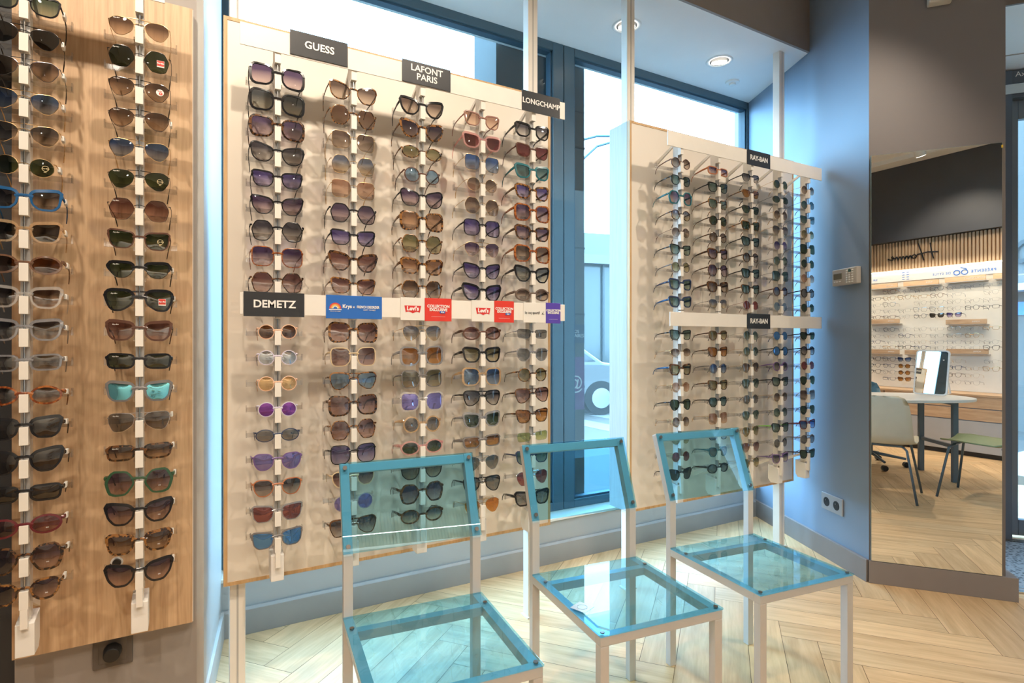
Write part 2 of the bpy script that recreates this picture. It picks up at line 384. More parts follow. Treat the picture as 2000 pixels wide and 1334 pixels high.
# ------------------------------------------------------------------ rails
PITCH = .0849
ZB = [2.129 - PITCH * k for k in range(19)]
ZP = [2.121 - .0847 * k for k in range(9)] + [1.282 - .085 * k for k in range(9)]
bar = MB().box(-.088, .088, .088, .095, -.013, .002)
for s in (-1, 1):
    bar.box(s * .088 - .002, s * .088 + .002, .082, .095, -.013, .010)
    bar.prof([(.02, -.03), (.02, -.02), (.09, .001), (.09, -.012)], s * .013 - .002, s * .013 + .002)
bar_me = bar.mesh('temple_bar', clear)
def rail(u, zs, yf, ywall, label, n_group, zbot=.46, ztop=2.25):
    t = tag(empty('display_rail', (u, yf, 0)), label, 'display rail', n_group)
    b = MB(); b.box(-.0095, .0095, .022, .052, zbot + .06, ztop)
    for z in zs: b.box(-.0095, .0095, 0, .022, z - .044, z + .003)
    b.box(-.0095, .0095, 0, .022, zs[0] + .042, ztop)
    if len(zs) == 18: b.box(-.0095, .0095, 0, .022, 1.325, 1.405)
    last = zs[-1]; b.box(-.008, .008, .0, .012, last - .095, last - .044)
    obj('rail_body', b, stripm, t, .0008)
    obj('locking_rod', MB().cyl((0, .008, zbot + .08), .0022, ztop - zbot - .09, 8), steel, t)
    cl = MB().box(-.0097, .0097, .0195, .0219, zs[-1], zs[0] + .042)
    obj('backing_strip', cl, pm('notch_grey', (.50, .49, .48), .35, .3), t)
    dep = ywall - yf + .002
    for z in (ztop - .03, zbot + .13):
        a = MB().prof([(.05, z), (.05, z + .012), (dep, z - .04), (dep, z - .06)], -.004, .004)
        obj('bracket', a, stripm, t)
    fb = MB(); fb.prof([(.012, zbot + .085), (.012, zbot), (.06, zbot), (.075, zbot + .02), (.075, zbot + .10)], -.02, .02)
    obj('foot_box', fb, whitep, t, .0015)
    for z in zs: link('temple_bar', bar_me, t, (0, 0, z))
    return t
UB = (-3.905, -3.655); UP1 = [-3.281, -3.033, -2.779, -2.529, -2.296]; UP2 = [-1.445, -1.18, -.927, -.677, -.430]
YF = -.665; YB = -.765
COLN = ['leftmost', 'second', 'middle', 'fourth', 'rightmost']
for i, u in enumerate(UB): rail(u, ZB, YB, -.6, '%s white sunglasses rail on the oak board' % ('left' if i == 0 else 'right'), 'rails on the oak board', .43)
for i, u in enumerate(UP1): rail(u, ZP, YF, -.5, '%s white sunglasses rail on the large panel' % COLN[i], 'rails on the large panel')
for i, u in enumerate(UP2): rail(u, ZP, YF, -.5, '%s white sunglasses rail on the panel by the blue wall' % COLN[i], 'rails on the second panel')

# ------------------------------------------------------------------ header strips and signs
def strip(u0, u1, y, z0, z1, label):
    return tag(obj('sign_strip', MB().box(0, u1 - u0, -.004, 0, z0, z1), stripm, bevel=.0008, loc=(u0, y, 0)), label, 'sign strip', 'white strips that carry the brand signs')
YS = -.6652
strip(-3.394, -2.143, YS, 2.195, 2.267, 'long white strip across the top of the large panel')
strip(-3.394, -2.143, YS, 1.337, 1.407, 'long white strip across the middle of the large panel')
strip(-1.545, -.318, YS, 2.190, 2.262, 'long white strip across the top of the panel by the blue wall')
strip(-1.53, -.318, YS, 1.325, 1.392, 'long white strip across the middle of the panel by the blue wall')
strip(-4.1, -3.594, YB - .0002, 2.212, 2.29, 'white strip at the top of the oak board')
sb = pm('sign_black', (.025, .027, .032), .4); sblue = pm('sign_blue', (.02, .14, .52), .4); sred = pm('sign_red', (.68, .045, .03), .4)
spur = pm('sign_purple', (.10, .06, .42), .4); swh = pm('sign_white', (.80, .77, .72), .4); ink = pm('white_ink', (.9, .88, .85), .5)
def sign(u0, u1, z0, z1, mat, label):
    w = u1 - u0; t = tag(empty('brand_sign', ((u0 + u1) / 2, YS - .0045, (z0 + z1) / 2)), label, 'sign', 'brand signs clipped to the strips')
    obj('sign_plate', MB().box(-w / 2, w / 2, -.003, 0, (z0 - z1) / 2, (z1 - z0) / 2), mat, t, .0005)
    return t, w
s_, w = sign(-3.245, -3.057, 2.200, 2.281, sb, 'black sign with a five-letter white name, top strip'); text('GUESS', .034, ink, s_, (0, -.0038, 0), bold=.0007)
s_, w = sign(-2.862, -2.672, 2.198, 2.279, sb, 'black sign with two lines of white lettering, top strip'); text('LAFONT\nPARIS', .033, ink, s_, (0, -.0038, .001), bold=.0005)
s_, w = sign(-2.357, -2.171, 2.194, 2.277, sb, 'black sign with one long white name, right end of top strip'); text('LONGCHAMP', .030, ink, s_, (0, -.0038, 0), bold=.0005, sx=.98)
s_, w = sign(-3.384, -3.200, 1.331, 1.410, sb, 'black sign with white lettering, left end of middle strip'); text('DEMETZ', .034, ink, s_, (0, -.0038, 0), bold=.0008)
s_, w = sign(-3.130, -2.937, 1.329, 1.409, sblue, 'bright blue sign with a small rainbow and white lettering')
for k, (r, m) in enumerate(((.020, 'sign_red'), (.0165, 'rain_orange'), (.013, 'rain_yellow'), (.0095, 'sign_white'))):
    mm = MATS.get(m) or pm(m, {'rain_orange': (.85, .28, .05), 'rain_yellow': (.9, .6, .1)}[m], .5)
    n = 16; vs = []
    for q in range(n + 1):
        a = math.pi * q / n; vs += [(math.cos(a) * r, 0, math.sin(a) * r), (math.cos(a) * (r - .003), 0, math.sin(a) * (r - .003))]
    obj('rainbow_band', MB().add(vs, [(2 * q, 2 * q + 2, 2 * q + 3, 2 * q + 1) for q in range(n)]), mm, s_, loc=(-.066, -.0036, -.006))
obj('rainbow_base', MB().box(-.021, .021, 0, .0003, 0, .003), ink, s_, loc=(-.066, -.0038, -.011)); text('FRENCH DISORDER', .004, ink, s_, (-.066, -.0038, -.0155))
text('Krys', .017, ink, s_, (-.026, -.0038, .002), bold=.0006); text('x', .014, ink, s_, (-.003, -.0038, .001))
text('FRENCH DISORDER', .0125, ink, s_, (.047, -.0038, .001), bold=.0003, sx=.72); text('HAPPY TO MEET', .006, ink, s_, (.052, -.0038, -.009))
redink = pm('red_ink', (.62, .03, .03), .5)
def levis(u0, u1, lab):
    s_, w = sign(u0, u1, 1.328, 1.411, swh, lab)
    pts = [(-.032, .012), (.032, .012), (.027, -.013), (.017, -.010), (.008, -.012), (0, -.016), (-.008, -.012), (-.017, -.010), (-.027, -.013)]
    obj('batwing', MB().add([(x, -.0036, z) for x, z in pts], [(0, 1, 2, 3, 4), (0, 4, 5), (0, 5, 6), (0, 6, 7, 8)]), redink, s_)
    text("Levi's", .021, ink, s_, (0, -.004, .001), bold=.0008)
def excl(u0, u1, mat, lab, sc=1):
    s_, w = sign(u0, u1, 1.326, 1.412, mat, lab); text('COLLECTION\nEXCLUSIVE', .0145 * sc, ink, s_, (0, -.0038, .006), bold=.0005)
    if mat is sred:
        b = obj('badge', MB().box(-.011, .011, -.0005, 0, -.004, .004), sblue, s_, .0015, loc=(.016, -.0045, -.009)); text('krys', .007, ink, b, (0, -.001, 0), bold=.0002)
    obj('rule', MB().box(-.028 * sc, .028 * sc, -.0003, 0, -.0003, .0003), ink, s_, loc=(0, -.0034, -.026))
levis(-2.868, -2.776, 'white sign with a red wing shape, left of the two'); excl(-2.775, -2.668, sred, 'red square sign with white lettering under the middle column')
levis(-2.583, -2.485, 'white sign with a red wing shape, right of the two'); excl(-2.484, -2.395, sred, 'red square sign with white lettering under the fourth column', .9)
s_, w = sign(-2.350, -2.242, 1.328, 1.410, swh, 'white sign with small black lowercase lettering'); text('le coq sportif', .0155, black, s_, (-.012, -.0038, -.001), sx=.85)
obj('rooster_mark', MB().add([(0, 0, -.008), (.012, 0, .008), (.007, 0, -.003), (.016, 0, -.007), (.005, 0, -.006)], [(0, 1, 2), (0, 2, 4), (2, 3, 4)]), black, s_, loc=(.032, -.0038, 0))
excl(-2.241, -2.168, spur, 'purple sign with white lettering at the right end', .8)
for z, lab in ((2.226, 'dark sign with white lettering on the top strip by the blue wall'), (1.358, 'dark sign with white lettering on the middle strip by the blue wall')):
    s_, w = sign(-.978, -.790, z - .040, z + .040, sb, lab); text('RAY-BAN', .036, ink, s_, (0, -.0038, 0), bold=.0009, sx=.95)

# ------------------------------------------------------------------ sunglasses
SH = {  # control outlines: x from nose (-1) to temple (+1), z up
 'sq': ([(-.6, .95), (.75, 1), (1, .75), (1, -.55), (.72, -1), (-.5, -1), (-.95, -.5), (-1, .55)], .031, .0305),
 'hx': ([(-.45, .98), (.55, 1), (.98, .15), (.72, -.85), (.3, -1.02), (-.4, -1), (-.98, -.1), (-.85, .45)], .032, .031),
 'bf': ([(-.7, .62), (.7, 1.05), (1.04, .8), (.85, -.5), (.35, -1), (-.45, -1), (-.9, -.4), (-1, .3)], .033, .0295),
 'ct': ([(-.6, .72), (.5, .95), (1.1, 1.0), (.92, -.25), (.4, -1), (-.4, -1.02), (-.9, -.45), (-1, .3)], .031, .028),
 'rd': ([(math.cos(R(a)), math.sin(R(a))) for a in range(15, 375, 30)], .0265, .026),
 'ov': ([(math.cos(R(a)), math.sin(R(a))) for a in range(15, 375, 30)], .031, .0215),
 'av': ([(-.55, .85), (.5, .98), (1, .62), (1, -.1), (.5, -1), (-.05, -1.06), (-.75, -.45), (-.98, .4)], .031, .0275),
 'wf': ([(-.75, .82), (.6, 1), (1.06, 1.0), (.9, -.5), (.5, -1), (-.45, -1), (-.88, -.5), (-1, .5)], .030, .0245),
 're': ([(-.85, .9), (.85, 1), (1.03, .7), (.95, -.7), (.7, -1), (-.65, -1), (-.97, -.6), (-1, .6)], .030, .0185),
 'nv': ([(-.6, .95), (.7, 1), (1, .8), (1, .0), (.62, -1), (-.1, -1), (-.85, -.35), (-.98, .6)], .032, .027),
 'br': ([(-.8, .8), (.8, .9), (1.02, .65), (.9, -.35), (.4, -1), (-.35, -1), (-.85, -.45), (-1, .45)], .029, .0225),
 'pn': ([(-.6, .88), (.6, .95), (1, .6), (.9, -.3), (.45, -.98), (-.3, -1.02), (-.85, -.5), (-1, .3)], .029, .0255)}
def chaikin(p, it=2, r=.17):
    for _ in range(it):
        q = []
        for i in range(len(p)):
            a, b = p[i], p[(i + 1) % len(p)]
            q += [(a[0] * (1 - r) + b[0] * r, a[1] * (1 - r) + b[1] * r), (a[0] * r + b[0] * (1 - r), a[1] * r + b[1] * (1 - r))]
        p = q
    return p
def resample(p, n):
    L = [0]
    for i in range(len(p)): a, b = p[i], p[(i + 1) % len(p)]; L.append(L[-1] + math.hypot(a[0] - b[0], a[1] - b[1]))
    out = []; j = 0
    for k in range(n):
        t = L[-1] * k / n
        while L[j + 1] < t: j += 1
        a, b = p[j], p[(j + 1) % len(p)]; f = (t - L[j]) / (L[j + 1] - L[j] + 1e-9); out.append((a[0] + (b[0] - a[0]) * f, a[1] + (b[1] - a[1]) * f))
    return out
RIM = {'T': (.0052, .0042), 'M': (.0030, .0032), 'W': (.0010, .0012)}
GM = {}
blankm = pm('blank', (.5, .5, .5)); curv = 1.0
def glasses_mesh(sh, rim):
    if (sh, rim) in GM: return GM[sh, rim]
    ctrl, a, b = SH[sh]; tw, th = RIM[rim]; N = 28
    o = resample(chaikin([(x * a, z * b) for x, z in ctrl], 2, .13 if sh in ('hx', 'wf', 'ct') else .17), N)
    gap = .0105 + (tw if rim != 'W' else .001); cx = a + gap
    area = sum(o[i][0] * o[(i + 1) % N][1] - o[(i + 1) % N][0] * o[i][1] for i in range(N)); sg = 1 if area > 0 else -1
    nr = []
    for i in range(N):
        p, q = o[i - 1], o[(i + 1) % N]; dx, dz = q[0] - p[0], q[1] - p[1]; l = math.hypot(dx, dz); nr.append((dz / l * sg, -dx / l * sg))
    def Y(x): return curv * x * x
    lens = {}; fr = MB()
    for s in (1, -1):
        lm = MB(); vs = []
        for (x, z) in o: vs.append((s * (x + cx), Y(x + cx), z))
        mid = [(s * (x * .5 + cx), Y(x * .5 + cx) - .0012, z * .5) for x, z in o]
        ce = (s * cx, Y(cx) - .0016, 0); vs += mid + [ce]
        fs = [(i, (i + 1) % N, N + (i + 1) % N, N + i) for i in range(N)] + [(N + i, N + (i + 1) % N, 2 * N) for i in range(N)]
        lm.add(vs, fs); lens[s] = lm.mesh('lens', blankm, True)
        rv = []
        for i in range(N):
            x, z = o[i]; k = tw
            if rim != 'W' and sh in ('wf', 'ct', 'bf', 'br', 'nv'): k = tw * (1 + .7 * max(0, z / b))
            if rim == 'T' and sh in ('sq', 'hx'): k = tw * (1 + .5 * max(0, x / a))
            if sh == 'br' and z < 0: k = .0010
            xo, zo = x + nr[i][0] * k, z + nr[i][1] * k
            X, XO = x + cx, xo + cx
            rv += [(s * X, Y(X) - th * .5, z), (s * XO, Y(XO) - th * .35, zo), (s * XO, Y(XO) + th * .6, zo), (s * X, Y(X) + th * .6, z)]
        fr.add(rv, [(4 * i + q, 4 * ((i + 1) % N) + q, 4 * ((i + 1) % N) + (q + 1) % 4, 4 * i + (q + 1) % 4) for i in range(N) for q in range(4)])
    xi = gap + .002
    bz = b * .34 if sh not in ('rd', 'ov') else b * .2
    if rim == 'W':
        fr.tube([(-xi, .0005, bz), (-xi * .4, -.001, bz + .003), (xi * .4, -.001, bz + .003), (xi, .0005, bz)], .0011, 6)
        for s in (1, -1): fr.tube([(s * xi, 0, bz - .006), (s * (xi - .003), .005, bz - .008), (s * (xi - .004), .007, bz - .011)], .0006, 5); fr.tube([(s * (xi - .004), .007, bz - .008), (s * (xi - .003), .008, bz - .016)], (.0018), 6)
    else:
        w_ = .0042 if rim == 'T' else .003
        fr.tube([(-xi - .002, 0, bz - .001), (-xi * .4, -.0008, bz + .002), (xi * .4, -.0008, bz + .002), (xi + .002, 0, bz - .001)], [(.0022, w_)] * 4, 8)
    if sh in ('nv',) or (sh == 'av' and rim == 'W'):
        zt = b * .93; fr.tube([(-a * .55 - gap, .0008, zt), (0, -.0005, zt + .0015), (a * .55 + gap, .0008, zt)], .0012 if rim == 'W' else (.0016, .0022), 6)
    hx = 2 * a + gap + (tw if rim != 'W' else .002) + .001; hz = b * .55
    for s in (1, -1):
        r_ = {'T': (.0028, .0048), 'M': (.002, .0032), 'W': (.001, .0012)}[rim]
        fr.tube([(s * (hx - .005), Y(hx - .005), hz), (s * hx, Y(hx) + .001, hz), (s * (hx + .0005), Y(hx) + .007, hz)], [r_] * 3, 8)
    me = fr.mesh('frame_front', blankm, False)
    tm = {}
    for s in (1, -1):
        y0 = Y(hx) + .004; zz = hz - .001
        pa = [(hx, y0, zz), (hx + .001, y0 + .03, zz - .001), (hx - .001, y0 + .075, zz - .005), (hx - .004, y0 + .100, zz - .009), (hx - .007, y0 + .118, zz - .022), (hx - .010, y0 + .128, zz - .040)]
        w1, w2 = {'T': ((.0021, .0056), (.0017, .0030)), 'M': ((.0017, .0034), (.0015, .0026)), 'W': ((.0008, .0010), (.0016, .0022))}[rim]
        rr = [w1, w1, tuple((p + q) / 2 for p, q in zip(w1, w2)) if rim != 'W' else w1, w2 if rim != 'W' else w1, w2, (w2[0] * .8, w2[1] * .8)]
        tm[s] = MB().tube([(s * x, y, z) for x, y, z in pa], rr, 8).mesh('temple', blankm, True)
    GM[sh, rim] = (me, lens, tm, hx, hz, cx, a, b); return GM[sh, rim]
def fm(n, c, r=.2, metal=0): return pm('frame_' + n, c, r, metal, noise=60)
FR = {
 'bk': ('black', fm('black', (.012, .012, .014), .15)), 'dk': ('dark tortoise', tort('dark_tortoise', (.015, .008, .005), (.13, .055, .02))),
 'to': ('tortoiseshell', tort('tortoise', (.03, .012, .006), (.27, .12, .035))), 'at': ('amber tortoise', tort('amber_tortoise', (.16, .035, .008), (.36, .12, .03))),
 'go': ('gold-wired', fm('gold', (.75, .52, .26), .2, 1)), 'si': ('silver-wired', fm('silver', (.66, .66, .66), .2, 1)), 'gw': ('gunmetal', fm('gunmetal', (.10, .10, .11), .25, .8)),
 'br': ('brown', fm('brown', (.10, .045, .03), .2)), 'rb': ('rose brown', fm('rose_brown', (.30, .15, .12), .2)), 'na': ('navy', fm('navy', (.03, .045, .10), .25)),
 'bl': ('blue', fm('blue', (.012, .09, .24), .25)), 'gy': ('grey', fm('grey', (.16, .15, .15), .25)), 'te': ('teal', fm('teal', (.02, .14, .17), .25)),
 'pu': ('purple', fm('purple', (.16, .09, .26), .35)), 'or': ('rust orange', fm('rust', (.42, .15, .06), .3)), 'be': ('beige', fm('beige', (.62, .48, .30), .25)),
 'pc': ('peach', fm('peach', (.80, .50, .34), .35)), 'wh': ('pale lilac', fm('lilac', (.62, .58, .72), .35)), 'gn': ('dark green', fm('green', (.03, .08, .04), .25)),
 'wi': ('wine red', fm('wine', (.12, .015, .02), .2)), 'st': ('striped brown', fm('striped', (.13, .09, .07), .3)),
 'cl': ('clear', glassy('frame_clear', (.86, .84, .82), .10, .08, body=.22)), 'cp': ('clear pink', glassy('frame_clear_pink', (.92, .62, .60), .10, .08, body=.25)),
 'cg': ('clear grey', glassy('frame_clear_grey', (.52, .52, .55), .10, .08, body=.3)), 'cy': ('clear champagne', glassy('frame_champagne', (.85, .66, .42), .10, .08, body=.25)),
 'cb': ('clear brown', glassy('frame_clear_brown', (.42, .22, .12), .10, .08, body=.3)), 'lg': ('lime green', fm('lime', (.20, .60, .06), .3))}
def ln(n, top, bot=None, refl=.08, gcol=(1, 1, 1), body=0): return glassy('lens_' + n, top, refl, .01, gcol, bot or top, body)
LN = {
 'pu': ('purple gradient', ln('purple', (.10, .07, .16), (.62, .50, .52))), 'vi': ('violet gradient', ln('violet', (.09, .07, .28), (.55, .50, .72))),
 'gy': ('grey gradient', ln('grey', (.09, .09, .12), (.55, .52, .50))), 'br': ('brown gradient', ln('brown', (.13, .095, .085), (.58, .48, .40))),
 'tg': ('blue-grey gradient', ln('bluegrey', (.13, .16, .20), (.62, .62, .55))),
 'pk': ('peach', ln('peach', (.42, .26, .20), (.80, .60, .47))), 'ro': ('rose brown', ln('rose', (.20, .11, .115), (.60, .42, .38))), 'wi': ('wine red', ln('wine', (.24, .06, .07), (.40, .14, .14))),
 'gn': ('dark green', ln('green', (.045, .075, .045), (.10, .14, .08), .08)), 'g2': ('grey green', ln('greygreen', (.10, .17, .16), (.38, .46, .40), .08)), 'yg': ('olive yellow', ln('yellowgreen', (.20, .19, .10), (.60, .54, .36))),
 'bb': ('blue-beige', ln('bluebeige', (.15, .19, .30), (.72, .62, .45))), 'lb': ('light blue', ln('lightblue', (.22, .36, .55), (.42, .56, .70), .12, (.7, .85, 1))),
 'bl': ('blue gradient', ln('blue', (.05, .11, .36), (.45, .54, .70), .14, (.6, .8, 1))), 'bm': ('blue mirrored', ln('bluemirror', (.06, .12, .20), None, .45, (.18, .45, .95), .25)),
 'tm': ('turquoise mirrored', ln('turqmirror', (.05, .12, .14), None, .6, (.25, .75, .88), .25)), 'pm': ('purple mirrored', ln('purplemirror', (.14, .05, .20), None, .30, (.40, .14, .62), .2)),
 'sm': ('silver mirrored', ln('silvermirror', (.16, .17, .18), None, .42, (.75, .80, .85), .15)), 'gm': ('gold mirrored', ln('goldmirror', (.40, .25, .10), None, .30, (.95, .66, .36), .2)),
 'rm': ('red mirrored', ln('redmirror', (.14, .06, .06), None, .25, (.65, .30, .30), .1)), 'vm': ('lilac mirrored', ln('lilacmirror', (.14, .12, .26), None, .32, (.42, .38, .85), .2)),
 'ab': ('amber-brown', ln('amberbrown', (.28, .16, .10), (.78, .54, .38))), 'am': ('amber', ln('amber', (.40, .17, .04), (.62, .33, .10))), 'og': ('orange', ln('orange', (.66, .24, .03), (.74, .32, .06))), 'db': ('dark brown', ln('darkbrown', (.14, .055, .02))),
 'dg': ('dark grey', ln('darkgrey', (.07, .065, .06))), 'sg': ('smoke grey', ln('smoke', (.20, .20, .20), (.32, .31, .30), .10)), 'lg': ('pale green', ln('palegreen', (.38, .48, .18), (.62, .68, .36))), 'dt': ('dark teal', ln('darkteal', (.05, .13, .16), (.25, .36, .38)))}
SN = {'sq': 'square', 'hx': 'hexagonal', 'bf': 'butterfly', 'ct': 'cat-eye', 'rd': 'round', 'ov': 'oval', 'av': 'aviator', 'wf': 'wayfarer', 're': 'rectangular', 'nv': 'double-bridge', 'br': 'browline', 'pn': 'panto'}
ORD = ['top', 'second', 'third', 'fourth', 'fifth', 'sixth', 'seventh', 'eighth', 'ninth', 'tenth', 'eleventh', 'twelfth', 'thirteenth', 'fourteenth', 'fifteenth', 'sixteenth', 'seventeenth', 'eighteenth', 'bottom']
tagw = pm('tag_white', (.80, .78, .74), .5); stred = pm('sticker_red', (.62, .05, .03), .5); gold = pm('gold_ink', (.80, .66, .38), .4)
def yawn(): return random.uniform(-1, 1)
def sunglasses(spec, u, y, z, where, group, sc=1.0):
    code, lc = spec.split(':')[:2]; extra = spec.split(':')[2] if spec.count(':') > 1 else ''
    sh, rim, fc = code[:2], code[2], code[3:5]
    me, lens, tm, hx, hz, cx, a, b = glasses_mesh(sh, rim)
    r = empty('sunglasses', (u, y, z)); r.scale = (sc,) * 3
    r.rotation_euler = (R(-3 + yawn() * 2), R(yawn() * 1.3), R(yawn() * 1.6))
    wl = '%s %s sunglasses, %s lenses, %s' % (FR[fc][0], SN[sh], LN[lc][0], where)
    tag(r, wl, 'sunglasses', group)
    fmt = FR[fc][1]
    link('frame_front', me, r, mat=fmt)
    for s in (1, -1):
        l = link('lens', lens[s], r, mat=LN[lc][1])
        tp = link('temple', tm[s], r, mat=FR[code[5:7]][1] if len(code) > 6 else fmt)
        if s == 1: rl, rt = l, tp
    def at(dx, dz): x = cx + dx; return (x, curv * x * x - .004, dz)
    if 't' in extra:
        o = obj('price_tag', MB().box(hx - .002, hx + .005, .035, .060, hz - .010, hz + .005), tagw, rt, .0015)
    if 'r' in extra:
        p = obj('sticker', MB().box(-.009, .009, 0, .0005, -.006, .010), stred, rl, loc=at(a * .3, -b * .15)); obj('sticker_edge', MB().box(-.0095, .0095, .0003, .0008, -.0095, .0105), tagw, rl, loc=at(a * .3, -b * .15))
        text('Ray-Ban', .0058, ink, p, (0, -.0006, .002), shear=.4, bold=.00015)
    if 'w' in extra:
        p = obj('sticker', MB().cyl((0, 0, 0), .010, .0005, 24, 'y'), tagw, rl, loc=at(a * .3, 0)); obj('sticker_dot', MB().cyl((0.002, -.0004, -.003), .0048, .0003, 18, 'y'), stred, p); text('P', .006, ink, p, (.002, -.0008, -.003)); text('Ray-Ban', .004, stred, p, (-.001, -.0006, .005), shear=.4)
    if 'g' in extra:
        rg = MB(); n = 24; R1, R2 = .0078, .0068
        rg.add([(math.cos(2 * math.pi * i / n) * q, 0, math.sin(2 * math.pi * i / n) * q) for q in (R1, R2) for i in range(n)], [(i, (i + 1) % n, n + (i + 1) % n, n + i) for i in range(n)])
        p = obj('lens_logo', rg, gold, rl, loc=at(a * .3, -.001)); text('Ray-Ban', .0052, gold, p, (0, -.0003, 0), shear=.4); text('B&L', .004, gold, p, (0, -.0003, -.0105))
    if 'o' in extra:
        text('oo', .006, ink, rl, at(a * .1, -b * .45), name='lens_logo')
    if 'b' in extra: text('Ray-Ban', .0048, ink, l, (-cx - a * .45, curv * (cx + a * .45) ** 2 - .003, b * .72), (R(90), 0, R(-8)), shear=.4, name='lens_logo')
    return r
A = 'wfMbk:g2:t avWbk:dg:t avWgw:br:t avWgo:bl:t avWgo:gy:t rdWgo:gn:tg wfTbl:gy:t wfTcy:dg:t ovTcb:db:t wfTcl:br:t wfTcg:gy:t reTcg:sg:t ovTat:br:t wfTbk:dg:t ctTbk:dg:t reTbk:dg:t ovTwi:wi:to hxTdk:pu:to pnTto:pu:to'.split()
Bc = 'avWgo:br:b hxWbk:gn:rb avWbk:br:wb avWbk:br:bt avWgo:bl:b avWbk:gn:gb hxWbk:ro:b wfMbr:gn:gb brTbk:gn:bt nvTbk:gn:rbt wfTbr:ro:b reTbk:gn:b wfTgy:tm:t nvWsi:sg:bt reTdk:br:bt hxTgn:pu:to ctTbk:pu:to wfTto:br:to ctTbk:pu:to'.split()
P1 = ['sqTbk:pu sqTbk:tg sqTdk:pu bfMbk:gy wfMbk:vi ctMbk:pu hxMbk:gy sqMat:pu hxMdk:ro rdMpc:db rdMwh:sm rdMpc:gm rdMwh:pm ovMna:sg pnMpu:vm pnMor:gy wfMcg:rm wfMgy:bm',
 'bfMto:br hxMto:pk sqWgo:br hxWgo:bb sqWgo:pk hxMbk:pu wfMbk:vi ctTdk:ro wfMto:ro sqTto:ro sqMbe:ro nvMto:lb sqTdk:ro hxMto:ro sqMbk:vi pnMbe:ro rdMcl:vm nvMdk:gy',
 'ctTbk:br ctTto:pu ovMto:yg rdMbr:lb bfMbk:pu sqTto:ab hxMto:yg wfTto:ab hxMto:br avWgo:bb sqTcg:am sqMgy:yg sqTcl:vm rdTcy:sg ovTcp:gn bfMbk:br hxTdk:pu ovTdk:tg',
 'wfMrb:pk wfTcp:wi sqWgo:bl rdWgo:br hxWgo:br sqMbk:vi avWgo:pu ctMbk:vi ctTbk:vi ovTbr:ro wfTbk:yg sqTcy:bl nvMbk:gy wfTcg:gn reTgy:am avWsi:sg nvMbk:sg avWgo:og',
 'wfTbk:gy wfMbr:wi wfTte:dt wfTto:vi sqTat:pu wfTdk:pu sqTat:br ctTbk:tg ovTst:br reWgw:sg pnMcg:sg rdMto:yg nvMdk:ro wfMdk:am reWsi:lg wfMna:dt avWsi:wi wfTbk:sg']
P2 = ['rdMbr:br pnMbk:g2 hxTte:pu rdMdk:bb rdWbr:br wfMbk:g2 rdMgy:yg wfTna:g2 wfTnabl:g2 wfMbk:g2 ovWgo:br wfTdkbl:yg rdWgo:pk avMbk:gn rdWgo:br rdWbk:yg rdWgo:wi ctMbk:dg',
 'reTor:pu wfMbk:g2 wfMto:g2 rdMdk:gn rdMdk:br wfTdk:pu hxMdk:pu wfTdk:br pnWbk:bb pnMbr:yg wfMdk:am rdMgy:bl wfMdk:yg pnMbk:dt sqWgo:pk wfMbk:bl pnMte:sg ovTbk:sg',
 'brMbk:gy brMto:am brMbk:gn wfMto:gn wfMbk:dt rdMdk:gy wfMbk:dt wfMdk:dt rdWrb:wi rdWsi:g2 rdWgo:g2 avWgo:br avWgw:g2 rdWdk:sg avWsi:g2 avWgo:yg avWgo:ro avWgo:yg',
 'rdWgo:gn ovWbk:gn rdWgo:br avWgo:gy rdWsi:vi rdWbk:g2 sqWgw:dt rdMbr:bl rdWsi:lb rdWna:bm rdMbk:bm rdMpu:gy wfMbk:g2 rdWgo:br rdWgw:g2 wfMbklg:g2 rdWsi:sg wfMpu:gy',
 'rdWgo:br rdWna:dt wfWbk:dt rdWgo:yg sqWbk:gn rdWbk:gn rdWgo:pk rdMbk:sg rdWbk:gn brMbk:gn rdMbk:gy rdWgo:wi avWgo:gn sqWgo:br avWbk:gn wfMwi:bl rdMgy:sg wfMbk:gn']
for i, (u, cs) in enumerate(zip(UB, (A, Bc))):
    for k, sp in enumerate(cs):
        pos = ORD[k] if k in (0, 18) else ORD[k] + ' down'
        sunglasses(sp, u, YB + .007, ZB[k], '%s in %s column, oak board' % (pos, 'left' if i == 0 else 'right'), 'sunglasses on the oak board', .95)
for pn_, (US, PS, nm, sc) in enumerate(((UP1, P1, 'large panel', 1.0), (UP2, P2, 'second panel', .90))):
    for i, (u, cs) in enumerate(zip(US, PS)):
        for k, sp in enumerate(cs.split()):
            kk = k % 9; half = 'upper' if k < 9 else 'lower'
            pos = ('top' if kk == 0 else 'bottom' if kk == 8 else ORD[kk] + ' down')
            s2 = sc * (.86 if (pn_ == 0 and i == 0 and 9 <= k <= 13) else 1)
            sunglasses(sp, u, YF + .007, ZP[k], '%s, %s column, %s %s half' % (pos, COLN[i], nm, half), 'sunglasses on the ' + nm, s2)
